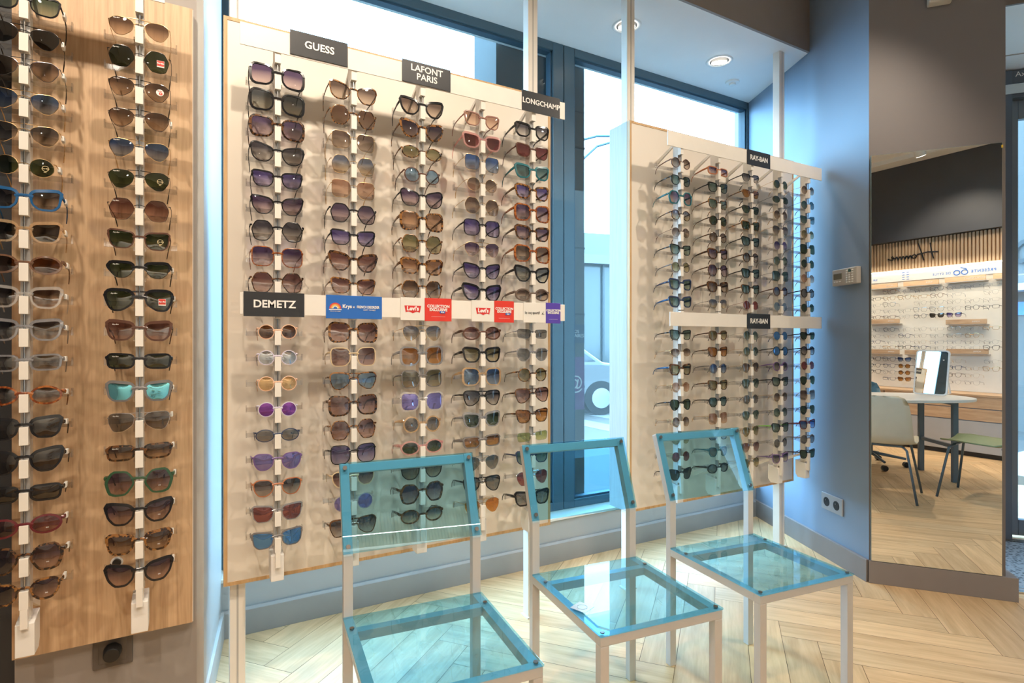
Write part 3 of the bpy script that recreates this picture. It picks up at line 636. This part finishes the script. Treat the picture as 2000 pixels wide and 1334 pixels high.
# ------------------------------------------------------------------ plexiglass chairs
plexi = glassy('blue_plexiglass', (.61, .865, .975), .045, .0)
screwm = pm('screw_steel', (.30, .27, .25), .3, 1)
def chair(x, y, rz, label, w=.42, d=.465):
    t = tag(empty('plexiglass_chair', (x, y, 0), R(rz)), label, 'chair', 'chairs with blue plexiglass seats'); T = .027; H = .452
    for s in (-1, 1):
        x0, x1 = (-w / 2, -w / 2 + T) if s < 0 else (w / 2 - T, w / 2)
        obj('front_leg', MB().box(x0, x1, -d / 2, -d / 2 + T, 0, H - T), alu, t, .0015)
        yb = d / 2
        obj('rear_post', MB().prof([(yb - T, 0), (yb, 0), (yb, .625), (yb + .088, .872), (yb + .062, .880), (yb - T, .632)], x0, x1), alu, t, .0015)
        obj('side_rail', MB().box(x0, x1, -d / 2 + T, yb - T, H - T, H), alu, t, .001)
        for yy in (-d / 2 + T / 2, d / 2 - .10):
            obj('screw', MB().cyl(((x0 + x1) / 2, yy, H + .005), .0065, .003, 14), screwm, t)
    obj('front_rail', MB().box(-w / 2, w / 2, -d / 2, -d / 2 + T, H - T, H), alu, t, .0015)
    obj('cross_rail', MB().box(-w / 2 + T, w / 2 - T, d / 2 - .10 - T / 2, d / 2 - .10 + T / 2, H - T, H), alu, t, .001)
    ang = math.atan2(.088, .247); bt = Matrix.Translation((0, d / 2 - T, .632)) @ Matrix.Rotation(-ang, 4, 'X')
    obj('top_rail', MB().box(-w / 2 + T, w / 2 - T, .001, T, .235, .262, bt), alu, t, .001)
    obj('seat_pane', MB().box(-w / 2 - .002, w / 2 + .002, -d / 2 - .003, d / 2 - T - .001, H + .0002, H + .006), plexi, t, .001)
    obj('backrest_pane', MB().box(-w / 2 - .002, w / 2 + .002, -.0065, -.0005, .005, .266, bt), plexi, t, .001)
    for s in (-1, 1):
        for zz in (.025, .250):
            c = MB().cyl((s * (w / 2 - T / 2), -.0105, zz), .0065, .0045, 14, 'y'); c.v = [tuple(bt @ Vector(v)) for v in c.v]
            obj('screw', c, screwm, t)
    return t
import_positions = [(-.209, 1.5195, -5.9), (.343, 1.818, -6.9), (.882, 2.066, -6.9)]
def W(X, d):      # survey frame (right of camera, ahead of camera) to room axes
    dx, dy = X - 1.76, d - 4.05; return (.870 * dx + .493 * dy, -.493 * dx + .870 * dy)
for (X, d, a), lab in zip(import_positions, ('grey metal chair with blue plexiglass seat, nearest, cut by the lower edge', 'middle chair with blue plexiglass seat and pale square on it', 'grey metal chair with blue plexiglass seat nearest the blue wall')):
    px, py = W(X, d); chair(px, py, a, lab)
lx, ly = W(.209, 1.685)
lb = obj('seat_square', MB().box(-.026, .026, -.026, .026, 0, .0006), glassy('square_film', (.75, .85, .92), .04, .2, body=.45), None, loc=(lx, ly, .4584)); lb.rotation_euler = (0, 0, R(20))  # pale translucent square with a thin ring, lying on the seat
tag(lb, 'small pale square with a thin ring on the middle chair seat', 'label')
rg = MB().tube([(math.cos(2 * math.pi * i / 24) * .015, math.sin(2 * math.pi * i / 24) * .015, .0008) for i in range(24)], .0006, 5, True); obj('thin_ring', rg, pm('ring_blue', (.25, .4, .55), .5), lb)

# ------------------------------------------------------------------ wall-mounted things
ang_b = math.atan2(-bd[1], -bd[0])        # faces the room: local x runs towards the window corner
def on_blue(name, s, z, label, cat):
    x, y = bw(s, .001); t = tag(empty(name, (x, y, z)), label, cat)
    t.rotation_euler = (0, 0, math.atan2(bn[1], bn[0]) + R(90)); return t
def sock(t, n, mat, hole):
    W_ = .085 * n + .012
    obj('cover_plate', MB().box(-W_ / 2, W_ / 2, -.010, 0, -.0475, .0475), mat, t, .003)
    for k in range(n):
        x = (k - (n - 1) / 2) * .085
        so = obj('socket_insert', MB().cyl((x, -.0112, 0), .026, .003, 28, 'y'), hole, t)
        obj('earth_pin', MB().cyl((x, -.016, .010), .003, .006, 10, 'y'), steel, so)
t = on_blue('power_socket', .825, .325, 'double silver power socket with dark inserts low on the blue wall', 'power socket'); sock(t, 2, pm('socket_silver', (.42, .43, .46), .3, .4), black)
t = on_blue('alarm_keypad', .955, 1.605, 'beige alarm keypad with small display and buttons on the blue wall', 'keypad')
obj('keypad_body', MB().box(-.10, .10, -.026, 0, -.045, .045), pm('keypad_plastic', (.50, .46, .41), .45), t, .004)
obj('display_window', MB().box(-.086, -.018, -.028, -.025, -.010, .022), pm('lcd', (.16, .15, .11), .2), t, .001)
for r_ in range(6):
    for c_ in range(3):
        if (r_, c_) != (0, 1): obj('key', MB().box(-.006, .006, -.0295, -.025, -.0035, .0035), whitep, t, .001, loc=(.025 + c_ * .021, 0, .030 - r_ * .0125))
for c_ in range(3): obj('key', MB().box(-.006, .006, -.0295, -.025, -.003, .003), whitep, t, .001, loc=(-.075 + c_ * .021, 0, -.024))
obj('round_button', MB().cyl((.046, -.030, .028), .009, .005, 16, 'y'), pm('button_green', (.02, .09, .08), .4), t)
t = tag(empty('power_socket', (-3.735, -.5605, .315)), 'single dark grey power socket on the pier below the oak board', 'power socket')
dg = pm('socket_dark', (.10, .085, .075), .4); obj('cover_plate', MB().box(-.05, .05, -.008, 0, -.05, .05), dg, t, .002); obj('socket_rim', MB().box(-.035, .035, -.010, -.008, -.035, .035), dg, t, .001)
obj('socket_insert', MB().cyl((0, -.013, 0), .024, .004, 28, 'y'), black, t); obj('plug', MB().cyl((0, -.045, 0), .021, .034, 24, 'y', .024), black, t, .003)
t = tag(empty('tall_mirror', (*mw(.006, .019), 0)), 'tall frameless mirror standing on the baseboard of the brown wall', 'mirror'); t.rotation_euler = (0, 0, math.atan2(MWy, MWx))
obj('mirror_edge', MB().box(0, .545, .0015, .016, .117, 2.211), pm('mirror_edge_glass', (.25, .30, .27), .2), t)
obj('mirror_glass', MB().box(0.0015, .5435, 0, .0014, .1185, 2.2095), mirrorm, t)
obj('yellow_clip', MB().box(.541, .547, -.003, .006, 2.185, 2.198), pm('clip_yellow', (.85, .55, .05), .4), t)
t = tag(empty('emergency_light', (*mw(.30, .0), 3.01)), 'white angular wall lamp high above the tall mirror', 'wall lamp'); t.rotation_euler = (0, 0, math.atan2(MWy, MWx))
obj('lamp_housing', MB().prof([(0, -.08), (-.045, -.075), (-.055, .08), (0, .08)], -.05, .05), pm('housing', (.62, .58, .52), .4), t, .006)
obj('diffuser', MB().prof([(-.047, -.062), (-.0485, -.062), (-.0575, .07), (-.054, .07)], -.038, .038), pm('diffuser', (.62, .64, .66), .3), t)
sm = tag(empty('smoke_detector', (-.33, -.05, SF)), 'small pale detector on the lowered ceiling near the blue wall', 'detector')
obj('detector_base', MB().cyl((0, 0, -.012), .045, .012, 28), whitep, sm, .002); obj('sensor_head', MB().cyl((0, 0, -.026), .022, .014, 20), whitep, sm, .003)
cp = tag(obj('cable_cap', MB().cyl((0, -.012, 0), .011, .012, 24, 'y', .0115), black, loc=(-3.722, -.6, .59)), 'round black cable cap with white rim low on the oak board', 'cable cap'); obj('cap_rim', MB().cyl((0, -.004, 0), .016, .004, 24, 'y'), whitep, cp)
# entrance mat
mt = MB().prism([mw(.60, -.14), mw(2.6, -.14), mw(2.6, -.98), mw(.60, -.98)], .001, .007)
m, nt, b = nodes('mat_ribs'); tc = nt.nodes.new('ShaderNodeTexCoord'); mp = nt.nodes.new('ShaderNodeMapping'); mp.inputs['Rotation'].default_value = (0, 0, R(20))
vo = nt.nodes.new('ShaderNodeTexVoronoi'); vo.inputs['Scale'].default_value = 55; rp = nt.nodes.new('ShaderNodeValToRGB')
rp.color_ramp.elements[0].color = (.03, .04, .05, 1); rp.color_ramp.elements[1].color = (.28, .31, .34, 1); rp.color_ramp.elements[0].position = .2; rp.color_ramp.elements[1].position = .55
nt.links.new(tc.outputs['Object'], mp.inputs[0]); nt.links.new(mp.outputs[0], vo.inputs[0]); nt.links.new(vo.outputs[0], rp.inputs[0]); nt.links.new(rp.outputs[0], b.inputs['Base Color']); b.inputs['Roughness'].default_value = .7
em = tag(obj('entrance_mat', mt, m), 'dark ribbed entrance mat inside the sliding door', 'doormat')
ed = MB()
for o0 in (-.11, -.165, -.99, -1.02): ed.prism([mw(.60, o0), mw(2.6, o0), mw(2.6, o0 - .02), mw(.60, o0 - .02)], .001, .009)
obj('metal_edge', ed, steel, em)

# ------------------------------------------------------------------ the shop opposite the window, seen in the mirror
wdark = wood('cabinet_oak', (.40, .24, .13), (.62, .42, .26), 'X', .8); gryf = pm('cabinet_grey', (.42, .41, .40), .45)
ea = math.atan2(E1[1], E1[0])
def cbt(name, e, label, cat, group=None, s=0, z=0):
    t = tag(empty(name, (*cb(e, s), z)), label, cat, group); t.rotation_euler = (0, 0, ea + math.pi); return t
for k in range(5):
    e0 = -1.62 + k * .7466
    t = cbt('drawer_cabinet', e0 + .7466, ['leftmost oak and grey cabinet under the eyeglasses wall', 'oak and grey cabinet left of the table mirror', 'oak and grey cabinet behind the consulting table', 'oak and grey cabinet right of the consulting table', 'rightmost oak and grey cabinet under the eyeglasses wall'][k], 'cabinet', 'cabinets under the eyeglasses wall')
    ww = .742
    obj('cabinet_body', MB().box(.002, ww, .018, .40, .05, .655), gryf, t); obj('plinth', MB().box(.002, ww, .03, .38, 0, .05), black, t)
    for z0, z1, mm in ((.055, .385, gryf), (.395, .520, wdark), (.530, .655, wdark)):
        obj('drawer', MB().box(.004, ww - .004, 0, .018, z0, z1), mm, t, .0015)
t = cbt('worktop', 2.13, 'pale oak worktop on the cabinets opposite the window', 'worktop'); obj('worktop_slab', MB().box(0, 3.75, -.01, .41, .657, .678), wdark, t, .002)
ew = cbt('eyeglasses_wall', 2.13, 'bright cream eyeglasses display wall seen in the mirror', 'display wall')
obj('back_panel', MB().box(0, 3.75, .36, .41, .68, 2.14), pm('display_white', (.86, .80, .70), .5), ew)
fz = obj('frieze', MB().box(0, 3.75, .34, .36, 2.0, 2.12), pm('frieze_white', (.86, .85, .82), .5), ew)
inkb = pm('blue_ink', (.03, .13, .42), .5)
text('DE STYLE', .038, inkb, fz, (1.79, .338, 2.045), sp=1.2); text('PRÉSENTE', .042, inkb, fz, (1.385, .338, 2.045), bold=.001, sp=1.3); text('SUR', .03, inkb, fz, (2.53, .338, 2.04))
gl_ = MB()
for s in (-1, 1): gl_.tube([(1.60 + s * .038 + math.cos(2 * math.pi * i / 24) * .03, .337, 2.045 + math.sin(2 * math.pi * i / 24) * .026) for i in range(24)], .005, 6, True)
gl_.tube([(1.60 - .062, .337, 2.06), (1.60 - .05, .337, 2.085), (1.60 + .0, .337, 2.10)], .005, 6); obj('frieze_logo', gl_, inkb, fz)
for r_ in range(4):
    for c_ in (2.15, 2.20): obj('frieze_dash', MB().box(c_ - .013, c_ + .013, .337, .339, 2.10 - r_ * .028, 2.107 - r_ * .028), inkb, fz)
sl = MB()
n = 0; x = 0.0
while x < 3.75: sl.box(x, x + .022, .27, .30, 2.135, 2.48); x += .036
hd = obj('slat_panel', sl, wood('slat_oak', (.50, .33, .18), (.68, .48, .30), 'Z'), ew); obj('slat_backing', MB().box(0, 3.75, .30, .36, 2.135, 2.48), pm('slat_back', (.42, .29, .17), .6), ew)
obj('light_strip', MB().box(0, 3.75, .29, .32, 2.118, 2.133), emis('led_strip', (1, .93, .82), 3), ew)
# handwriting on the slats
wr = MB()
def stroke(pts, r=.0075):
    wr.tube([(x, .262, z) for x, z in pts], r, 6)
H0, Z0 = 1.84, 2.26
stroke([(H0, Z0 - .03), (H0 + .02, Z0 + .05), (H0 + .035, Z0 + .16)]); stroke([(H0 + .10, Z0 - .04), (H0 + .13, Z0 + .07), (H0 + .16, Z0 + .17)]); stroke([(H0 - .05, Z0 + .045), (H0 + .06, Z0 + .055), (H0 + .17, Z0 + .04)])
def hump(x, w, h, up=True): return [(x + w * i / 8, Z0 + (h * math.sin(math.pi * i / 8))) for i in range(9)]
xx = H0 + .17
stroke([(xx, Z0 + .04), (xx + .02, Z0), (xx + .05, Z0), (xx + .06, Z0 + .03), (xx + .03, Z0 + .045), (xx + .01, Z0 + .02)])
xx += .06
for k in range(5): stroke(hump(xx, .038, .035)); xx += .038
stroke([(xx, Z0 + .02), (xx + .04, Z0 + .04), (xx + .03, Z0 + .055), (xx + .01, Z0 + .03), (xx + .03, Z0), (xx + .08, Z0 + .02)])
obj('handwriting', wr, black, ew)
light('display_strip_light', 'AREA', (*cb(.2, .02), 2.16), 24, (1, .90, .74), (*cb(.2, .30), 0.9), 3.6, sy=.05)
bk_ = cbt('bulkhead', 2.13, 'dark charcoal bulkhead above the slatted panel', 'bulkhead', s=0); bk_['kind'] = 'structure'; obj('bulkhead_body', MB().box(-2, 6.0, .20, .41, 2.485, CH - .05), pm('bulkhead_paint', (.065, .066, .072), .5, noise=3), bk_)
struct('trim_5', MB().prism([cb(-2.6, -.03), cb(4, -.03), cb(4, .45), cb(-2.6, .45)], CH - .05, CH), ceilm)
k = 0
for (e0, e1, z) in ((-.46, -.114, 1.952), (-.044, .332, 1.955), (.394, .783, 1.963), (.85, 1.25, 1.963), (.404, .792, 1.474), (-.46, -.091, 1.505), (-.46, -.091, 1.122), (-.03, .36, 1.118), (.41, .806, 1.138)):
    t = cbt('shelf_sign', e1, ['oak sign board over the far left frames', 'oak sign board over the left-middle frames', 'oak sign board under the round logo', 'oak sign board at the upper right edge', 'oak sign board halfway down, right of centre', 'oak sign board halfway down at the left', 'oak sign board low at the left', 'oak sign board behind the table mirror', 'oak sign board low, right of the table mirror'][k], 'shelf sign', 'oak sign boards on the eyeglasses wall', s=.30)
    obj('board', MB().box(0, e1 - e0, -.02, .0, z - .028, z + .028), wdark, t, .002); obj('ledge', MB().box(0, e1 - e0, -.018, .058, z - .035, z - .029), gryf, t); text(['OPTIQUE', 'HOMME', 'BEAUTIFUL MOMENTS', 'STYLE', 'HOMME', 'HOMME', 'HOMME', 'HOMME', 'HOMME'][k], .02, ink, t, ((e1 - e0) * .25, -.0212, z)); k += 1
opt = {}
def optical(sh, rim):
    if (sh, rim) in opt: return opt[sh, rim]
    me, lens, tm, *_ = glasses_mesh(sh, rim); vs = []; fs = []
    for m_ in (me, tm[1], tm[-1]):
        n0 = len(vs); vs += [tuple(v.co) for v in m_.vertices]; fs += [tuple(i + n0 for i in p.vertices) for p in m_.polygons]
    q = bpy.data.meshes.new('eyeglasses'); q.from_pydata(vs, [], fs); q.materials.append(blankm); opt[sh, rim] = q; return q
fcs = ['bk', 'gw', 'dk', 'go', 'si', 'na', 'bk', 'br']
for ci in range(10):
    e = -.52 + ci * .172
    zs_ = [1.87, 1.79, 1.71, 1.63, 1.555, 1.40, 1.32, 1.245, 1.18, 1.03, .95, .87, .79]
    for z in zs_:
        fc_ = random.choice(fcs)
        if (.38 < e < .80) and abs(z - 1.45) < .02: continue
        sun = (abs(z - 1.555) < .01 and ci in (5, 6)) or (ci == 3 and z < 1.06)
        if not sun and random.random() < .12: continue
        x_, y_ = cb(e, .215)
        if sun:
            spx = 'wfMbk:' + ('dg' if z > 1.5 and ci == 5 else 'vi' if z > 1.5 else 'bl') if z > 1.0 else ['rdMdk:am', 'rdMdk:am', 'wfMdk:am'][int(round((.95 - z) / .08))]
            if z > 1.5: w_ = ('right' if ci == 6 else 'left') + ' tinted pair among eyeglasses in the mirror'
            else: w_ = ['first', 'second', 'third', 'lowest'][[1.03, .95, .87, .79].index(z)] + ' of four stacked, seen in mirror'
            r = sunglasses(spx, x_, y_, z, w_, 'sunglasses among the eyeglasses', .95)
            r.rotation_euler = (0, 0, ea + math.pi); continue
        o = link('eyeglasses', optical(random.choice(['re', 'wf', 'pn', 'rd']), random.choice(['W', 'W', 'M'])), None, (x_, y_, z), FR[fc_][1])
        o.rotation_euler = (0, 0, ea + math.pi + R(yawn() * 2)); o.scale = (.95,) * 3
        tag(o, 'slim %s eyeglasses, %s row down, %s column, bright display wall in the mirror' % (FR[fc_][0], ORD[zs_.index(z)], ORD[ci].replace('top', 'first')), 'eyeglasses', 'eyeglasses on the display wall')
# table, table mirror, chairs
metal = pm('blue_grey_metal', (.12, .16, .19), .4, .3)
tb = tag(empty('consulting_table', (-2.25, -3.27, 0), math.atan2(-.917, .40)), 'white oval consulting table with blue-grey legs, seen in the mirror', 'table')
pts = [(.78 * math.copysign(abs(math.cos(a)) ** .75, math.cos(a)), .40 * math.copysign(abs(math.sin(a)) ** .75, math.sin(a))) for a in [2 * math.pi * i / 48 for i in range(48)]]
obj('tabletop', MB().prism(pts, .715, .74), pm('table_white', (.80, .79, .76), .35), tb, .004)
for sx in (-1, 1):
    for sy in (-1, 1): obj('leg', MB().box(-.022, .022, -.016, .016, 0, .715), metal, tb, loc=(sx * .52, sy * .24, 0))
    obj('crossbar', MB().box(-.02, .02, -.24, .24, .685, .715), metal, tb, loc=(sx * .52, 0, 0))
    obj('stretcher', MB().box(-.015, .015, -.24, .24, .30, .33), metal, tb, loc=(sx * .52, 0, 0))
tmx = tag(empty('table_mirror', (-2.13, -3.80, .74), math.atan2(.3255, -.9455)), 'white framed rounded mirror standing on the consulting table', 'mirror')
def rr(w, h, r, n=6):
    o = []
    for cx_, cz_, a0 in ((w - r, h - r, 0), (-w + r, h - r, 90), (-w + r, -h + r, 180), (w - r, -h + r, 270)):
        o += [(cx_ + r * math.cos(R(a0 + 90 * i / n)), cz_ + r * math.sin(R(a0 + 90 * i / n))) for i in range(n + 1)]
    return o
tilt = Matrix.Translation((0, 0, .215)) @ Matrix.Rotation(R(-13), 4, 'X')
def slab(pts, y0, y1):
    n = len(pts); m_ = MB(); vs = [(x, y0, z) for x, z in pts] + [(x, y1, z) for x, z in pts]; vs = [tilt @ Vector(v) for v in vs]
    return m_.add(vs, [tuple(range(n)), tuple(range(n, 2 * n))] + [(i, (i + 1) % n, n + (i + 1) % n, n + i) for i in range(n)])
obj('mirror_frame', slab(rr(.135, .215, .03), -.008, .010), whitep, tmx); obj('mirror_glass', slab(rr(.122, .202, .022), -.010, -.009), mirrorm, tmx)
obj('stand', MB().tube([(-.09, .02, .34), (-.11, .13, .02), (-.07, .16, .006), (.07, .16, .006), (.11, .13, .02), (.09, .02, .34)], .008, 8), whitep, tmx, smooth=True)
def shell_chair(x, y, F, label, col, cat, swivel=False):
    t = tag(empty('shell_chair' if not swivel else 'swivel_chair', (x, y, 0), math.atan2(F[1], F[0]) - R(90)), label, cat, 'moulded shell chairs around the table')
    sec = [(.23, .445, .20), (.15, .45, .225), (0, .44, .235), (-.12, .435, .23), (-.19, .455, .22), (-.235, .53, .215), (-.262, .66, .205), (-.28, .76, .19), (-.285, .81, .165), (-.286, .828, .12)]
    nx = 10; vs = []
    for off in (0, .010):
        for (y_, z_, hw) in sec:
            for i in range(nx + 1):
                s = -1 + 2 * i / nx; cu = s * s
                vs.append((s * hw, y_ + (cu * .03 if z_ > .5 else 0), z_ + (cu * .025 if z_ < .5 else 0) - off))
    m_ = MB(); n1 = nx + 1; tot = len(sec) * n1; fs = []
    for L in (0, 1):
        for j in range(len(sec) - 1):
            for i in range(nx): fs.append((L * tot + j * n1 + i, L * tot + j * n1 + i + 1, L * tot + (j + 1) * n1 + i + 1, L * tot + (j + 1) * n1 + i))
    for j in range(len(sec) - 1):
        for i in (0, nx): fs.append((j * n1 + i, (j + 1) * n1 + i, tot + (j + 1) * n1 + i, tot + j * n1 + i))
    for j in (0, len(sec) - 1):
        for i in range(nx): fs.append((j * n1 + i, j * n1 + i + 1, tot + j * n1 + i + 1, tot + j * n1 + i))
    m_.add(vs, fs); obj('seat_shell', m_, col, t, smooth=True)
    if not swivel:
        for sx in (-1, 1):
            for sy, yy in ((1, .24), (-1, -.24)): obj('leg', MB().tube([(sx * .14, sy * .15, .425), (sx * .17, sy * .18, .40), (sx * .24, yy, .0)], .0095, 8), metal, t, smooth=True)
        for sy in (-1, 1): obj('under_frame', MB().tube([(-.14, sy * .15, .425), (.14, sy * .15, .425)], .0095, 8), metal, t)
    else:
        obj('column', MB().cyl((0, 0, .10), .022, .33, 16), metal, t)
        for k_ in range(5):
            a = 2 * math.pi * k_ / 5 + .3; c_, s_ = math.cos(a), math.sin(a)
            ar = obj('base_arm', MB().tube([(0, 0, .13), (c_ * .3, s_ * .3, .085)], [.018, .012], 8), metal, t)
            obj('caster', MB().cyl((c_ * .3 - .0, s_ * .3 - .02, .028), .027, .04, 18, 'y'), black, ar)
    return t
shell_chair(-1.73, -2.69, (-.54, -.84), 'cream shell chair with blue-grey legs seen from behind in the mirror', pm('cream_shell', (.72, .66, .52), .5), 'chair')
shell_chair(-1.385, -3.33, (-.95, .30), 'sage green shell chair seen from the side in the mirror', pm('green_shell', (.24, .30, .16), .5), 'chair')
shell_chair(-2.60, -3.60, (.83, .45), 'blue swivel shell chair on casters behind the consulting table', pm('blue_shell', (.10, .22, .30), .5), 'chair', True)

# ------------------------------------------------------------------ street outside
asph = pm('asphalt', (.07, .065, .06), .8, noise=6); struct('ground', MB().box(-30, 60, .3, 70, -.25, -.12), asph)
struct('ground_side', MB().prism([dl(-.5, -.12), dl(12, -.12), (40, -8), (40, .3), (.4, .3)], -.25, -.10), pm('pavement', (.42, .40, .38), .8))
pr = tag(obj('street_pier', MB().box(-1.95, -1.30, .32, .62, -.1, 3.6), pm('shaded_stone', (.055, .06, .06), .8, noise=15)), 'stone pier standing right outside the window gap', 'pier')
jt = MB()
for z in (.55, .95, 1.42, 1.85, 2.5): jt.box(-1.95, -1.298, .316, .321, z, z + .012)
obj('stone_joint', jt, pm('joint', (.025, .03, .03), .8), pr)
ps = tag(empty('purple_poster', (-1.40, .312, .98)), 'purple poster with a pale round symbol on the street pier', 'poster'); obj('poster_sheet', MB().box(-.16, .095, 0, .002, -.17, .17), pm('poster_purple', (.09, .04, .10), .6), ps); text('@', .12, gryf, ps, (.02, -.002, .0))
ps = tag(obj('blue_reflection', MB().box(-.16, .095, 0, .002, -.06, .06), pm('reflection_blue', (.015, .03, .05), .6), loc=(-1.40, .312, 1.30)), 'small dark blue sheet standing in for a window reflection above the purple poster', 'blue_reflection'); text('NOS\nHORAIRES', .03, gryf, ps, (.02, -.002, 0))  # flat blue lettered sheet added in place of a reflection on the glass
def building(name, x0, x1, y0, y1, h, roof, wc, rc, label, wins, rz=0, loc=(0, 0)):
    t = tag(empty(name, (*loc, 0), R(rz)), label, 'building'); obj('wall', MB().box(x0, x1, y0, y1, -.2, h), wc, t)
    r = MB(); ym = (y0 + y1) / 2; r.add([(x0 - .3, y0 - .4, h), (x1 + .3, y0 - .4, h), (x1 + .3, y1 + .4, h), (x0 - .3, y1 + .4, h), (x0 - .3, ym, h + roof), (x1 + .3, ym, h + roof)], [(0, 1, 5, 4), (3, 4, 5, 2), (0, 4, 3), (1, 2, 5), (0, 3, 2, 1)])
    obj('roof', r, rc, t); obj('cornice', MB().box(x0 - .35, x1 + .35, y0 - .45, y0, h - .35, h + .02), pm('cornice', (.14, .14, .14), .7), t)
    for (x, z, w, hh) in wins:
        f = obj('window', MB().box(x - w / 2, x + w / 2, y0 - .06, y0 + .02, z, z + hh), pm('facade_window_frame', (.12, .12, .12), .6), t)
        obj('pane', MB().box(x - w / 2 + .08, x - .03, y0 - .08, y0 - .05, z + .08, z + hh - .08).box(x + .03, x + w / 2 - .08, y0 - .08, y0 - .05, z + .08, z + hh - .08), pm('facade_glass', (.06, .08, .10), .2), f)
    return t
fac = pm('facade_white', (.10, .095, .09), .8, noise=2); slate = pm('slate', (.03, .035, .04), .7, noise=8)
wl = [(x, z, 1.1, 1.9) for x in (-9.6, -7.2, -4.8, -2.4, 0, 2.4, 4.8, 7.2, 9.6) for z in (.9, 3.9)]
building('street_house', -11, 11, 0, 9, 6.6, 2.6, fac, slate, 'pale town house with slate roof across the street', wl, -12, (12.5, 28))
gb = tag(empty('glass_bay_building', (12.6, 23.5, 0), R(-12)), 'glazed bay building in front of the pale town house', 'building')
obj('core', MB().box(-.9, 7, .5, 4, -.2, 5.6), fac, gb); obj('flat_roof', MB().box(-1.3, 7.4, -.3, 4.2, 5.6, 6.1), pm('roof_fascia', (.14, .14, .14), .7), gb)
for k_ in range(6): obj('mullion', MB().box(-.9 + k_ * 1.3, -.78 + k_ * 1.3, .25, .5, -.2, 5.6), pm('bay_mullion', (.02, .03, .035), .5), gb)
obj('bay_glass', MB().box(-.8, 6, .4, .49, -.2, 5.6), pm('bay_glass', (.05, .06, .06), .15), gb)
def car(x, y, rz, col, label, vz=1.0):
    t = tag(empty('parked_car', (x, y, -.12), R(rz)), label, 'car', 'cars in the street')
    side = [(-2.05, .35), (-2.1, .75), (-1.9, .92), (-1.35, .98), (-.75, 1.42), (.55, 1.45), (1.15, 1.02), (1.85, .90), (2.08, .68), (2.1, .35)]
    m_ = MB(); vs = []
    for yy in (-.80, .80):
        vs += [(x_, yy * (.86 if z_ > 1.1 else 1), z_) for x_, z_ in side]
    n_ = len(side); m_.add(vs, [tuple(range(n_)), tuple(range(n_, 2 * n_))] + [(i, (i + 1) % n_, n_ + (i + 1) % n_, n_ + i) for i in range(n_)])
    obj('body', m_, col, t, .05, seg=3); gm_ = MB()
    for s in (-1, 1): gm_.add([(-1.2, s * .806, 1.0), (1.0, s * .806, 1.02), (.5, s * .70, 1.38), (-.7, s * .70, 1.36)], [(0, 1, 2, 3)])
    gm_.add([(1.14, -.68, 1.04), (1.14, .68, 1.04), (.60, .60, 1.43), (.60, -.60, 1.43)], [(0, 1, 2, 3)])
    obj('windows', gm_, pm('car_glass', (.03, .04, .05), .1), t)
    for cx_ in (-1.3, 1.3):
        for s in (-1, 1):
            w_ = obj('wheel', MB().cyl((cx_, s * .72 - .1, .32), .32, .2, 24, 'y'), black, t); obj('hub', MB().cyl((cx_, s * .83 - .005, .32), .19, .02, 18, 'y'), steel, w_)
    return t
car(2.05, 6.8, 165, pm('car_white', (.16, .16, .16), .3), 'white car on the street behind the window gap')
car(6.0, 13.5, -12, pm('car_blue', (.02, .035, .07), .3), 'dark blue car further down the street')
sl_ = tag(empty('street_lamp', (2.36, 5.5, -.12)), 'curved double-arm street lamp seen through the window gap', 'street lamp')
obj('pole', MB().tube([(0, 0, 0), (0, 0, 5.2)], .05, 10), framem, sl_)
for dz in (0, -.45): obj('arm', MB().tube([(0, 0, 4.9 + dz), (.35, -.2, 5.0 + dz * .4), (.9, -.5, 5.0)], .022, 8), framem, sl_)
mk = MB()
for k_ in range(4): mk.box(2.0 + k_ * .9, 2.45 + k_ * .9, 3.2, 6.0, -.119, -.115)
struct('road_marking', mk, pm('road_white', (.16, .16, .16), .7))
hs = tag(empty('white_building', (6.5, -1.6, 0), R(-20)), 'white rendered building seen through the sliding door', 'building')
obj('wall', MB().box(0, 4, -5, 6, -.2, 7), fac, hs); obj('blue_band', MB().box(-.03, 0, -5, 6, 1.65, 1.85), sblue, hs); obj('shop_awning', MB().box(-.4, 0, -5, 6, 2.0, 2.1), gryf, hs)
text('Olm', .5, black, hs, (-.04, 2.5, 2.6), (R(90), 0, R(-90)), shear=.3, name='graffiti', bold=.01)
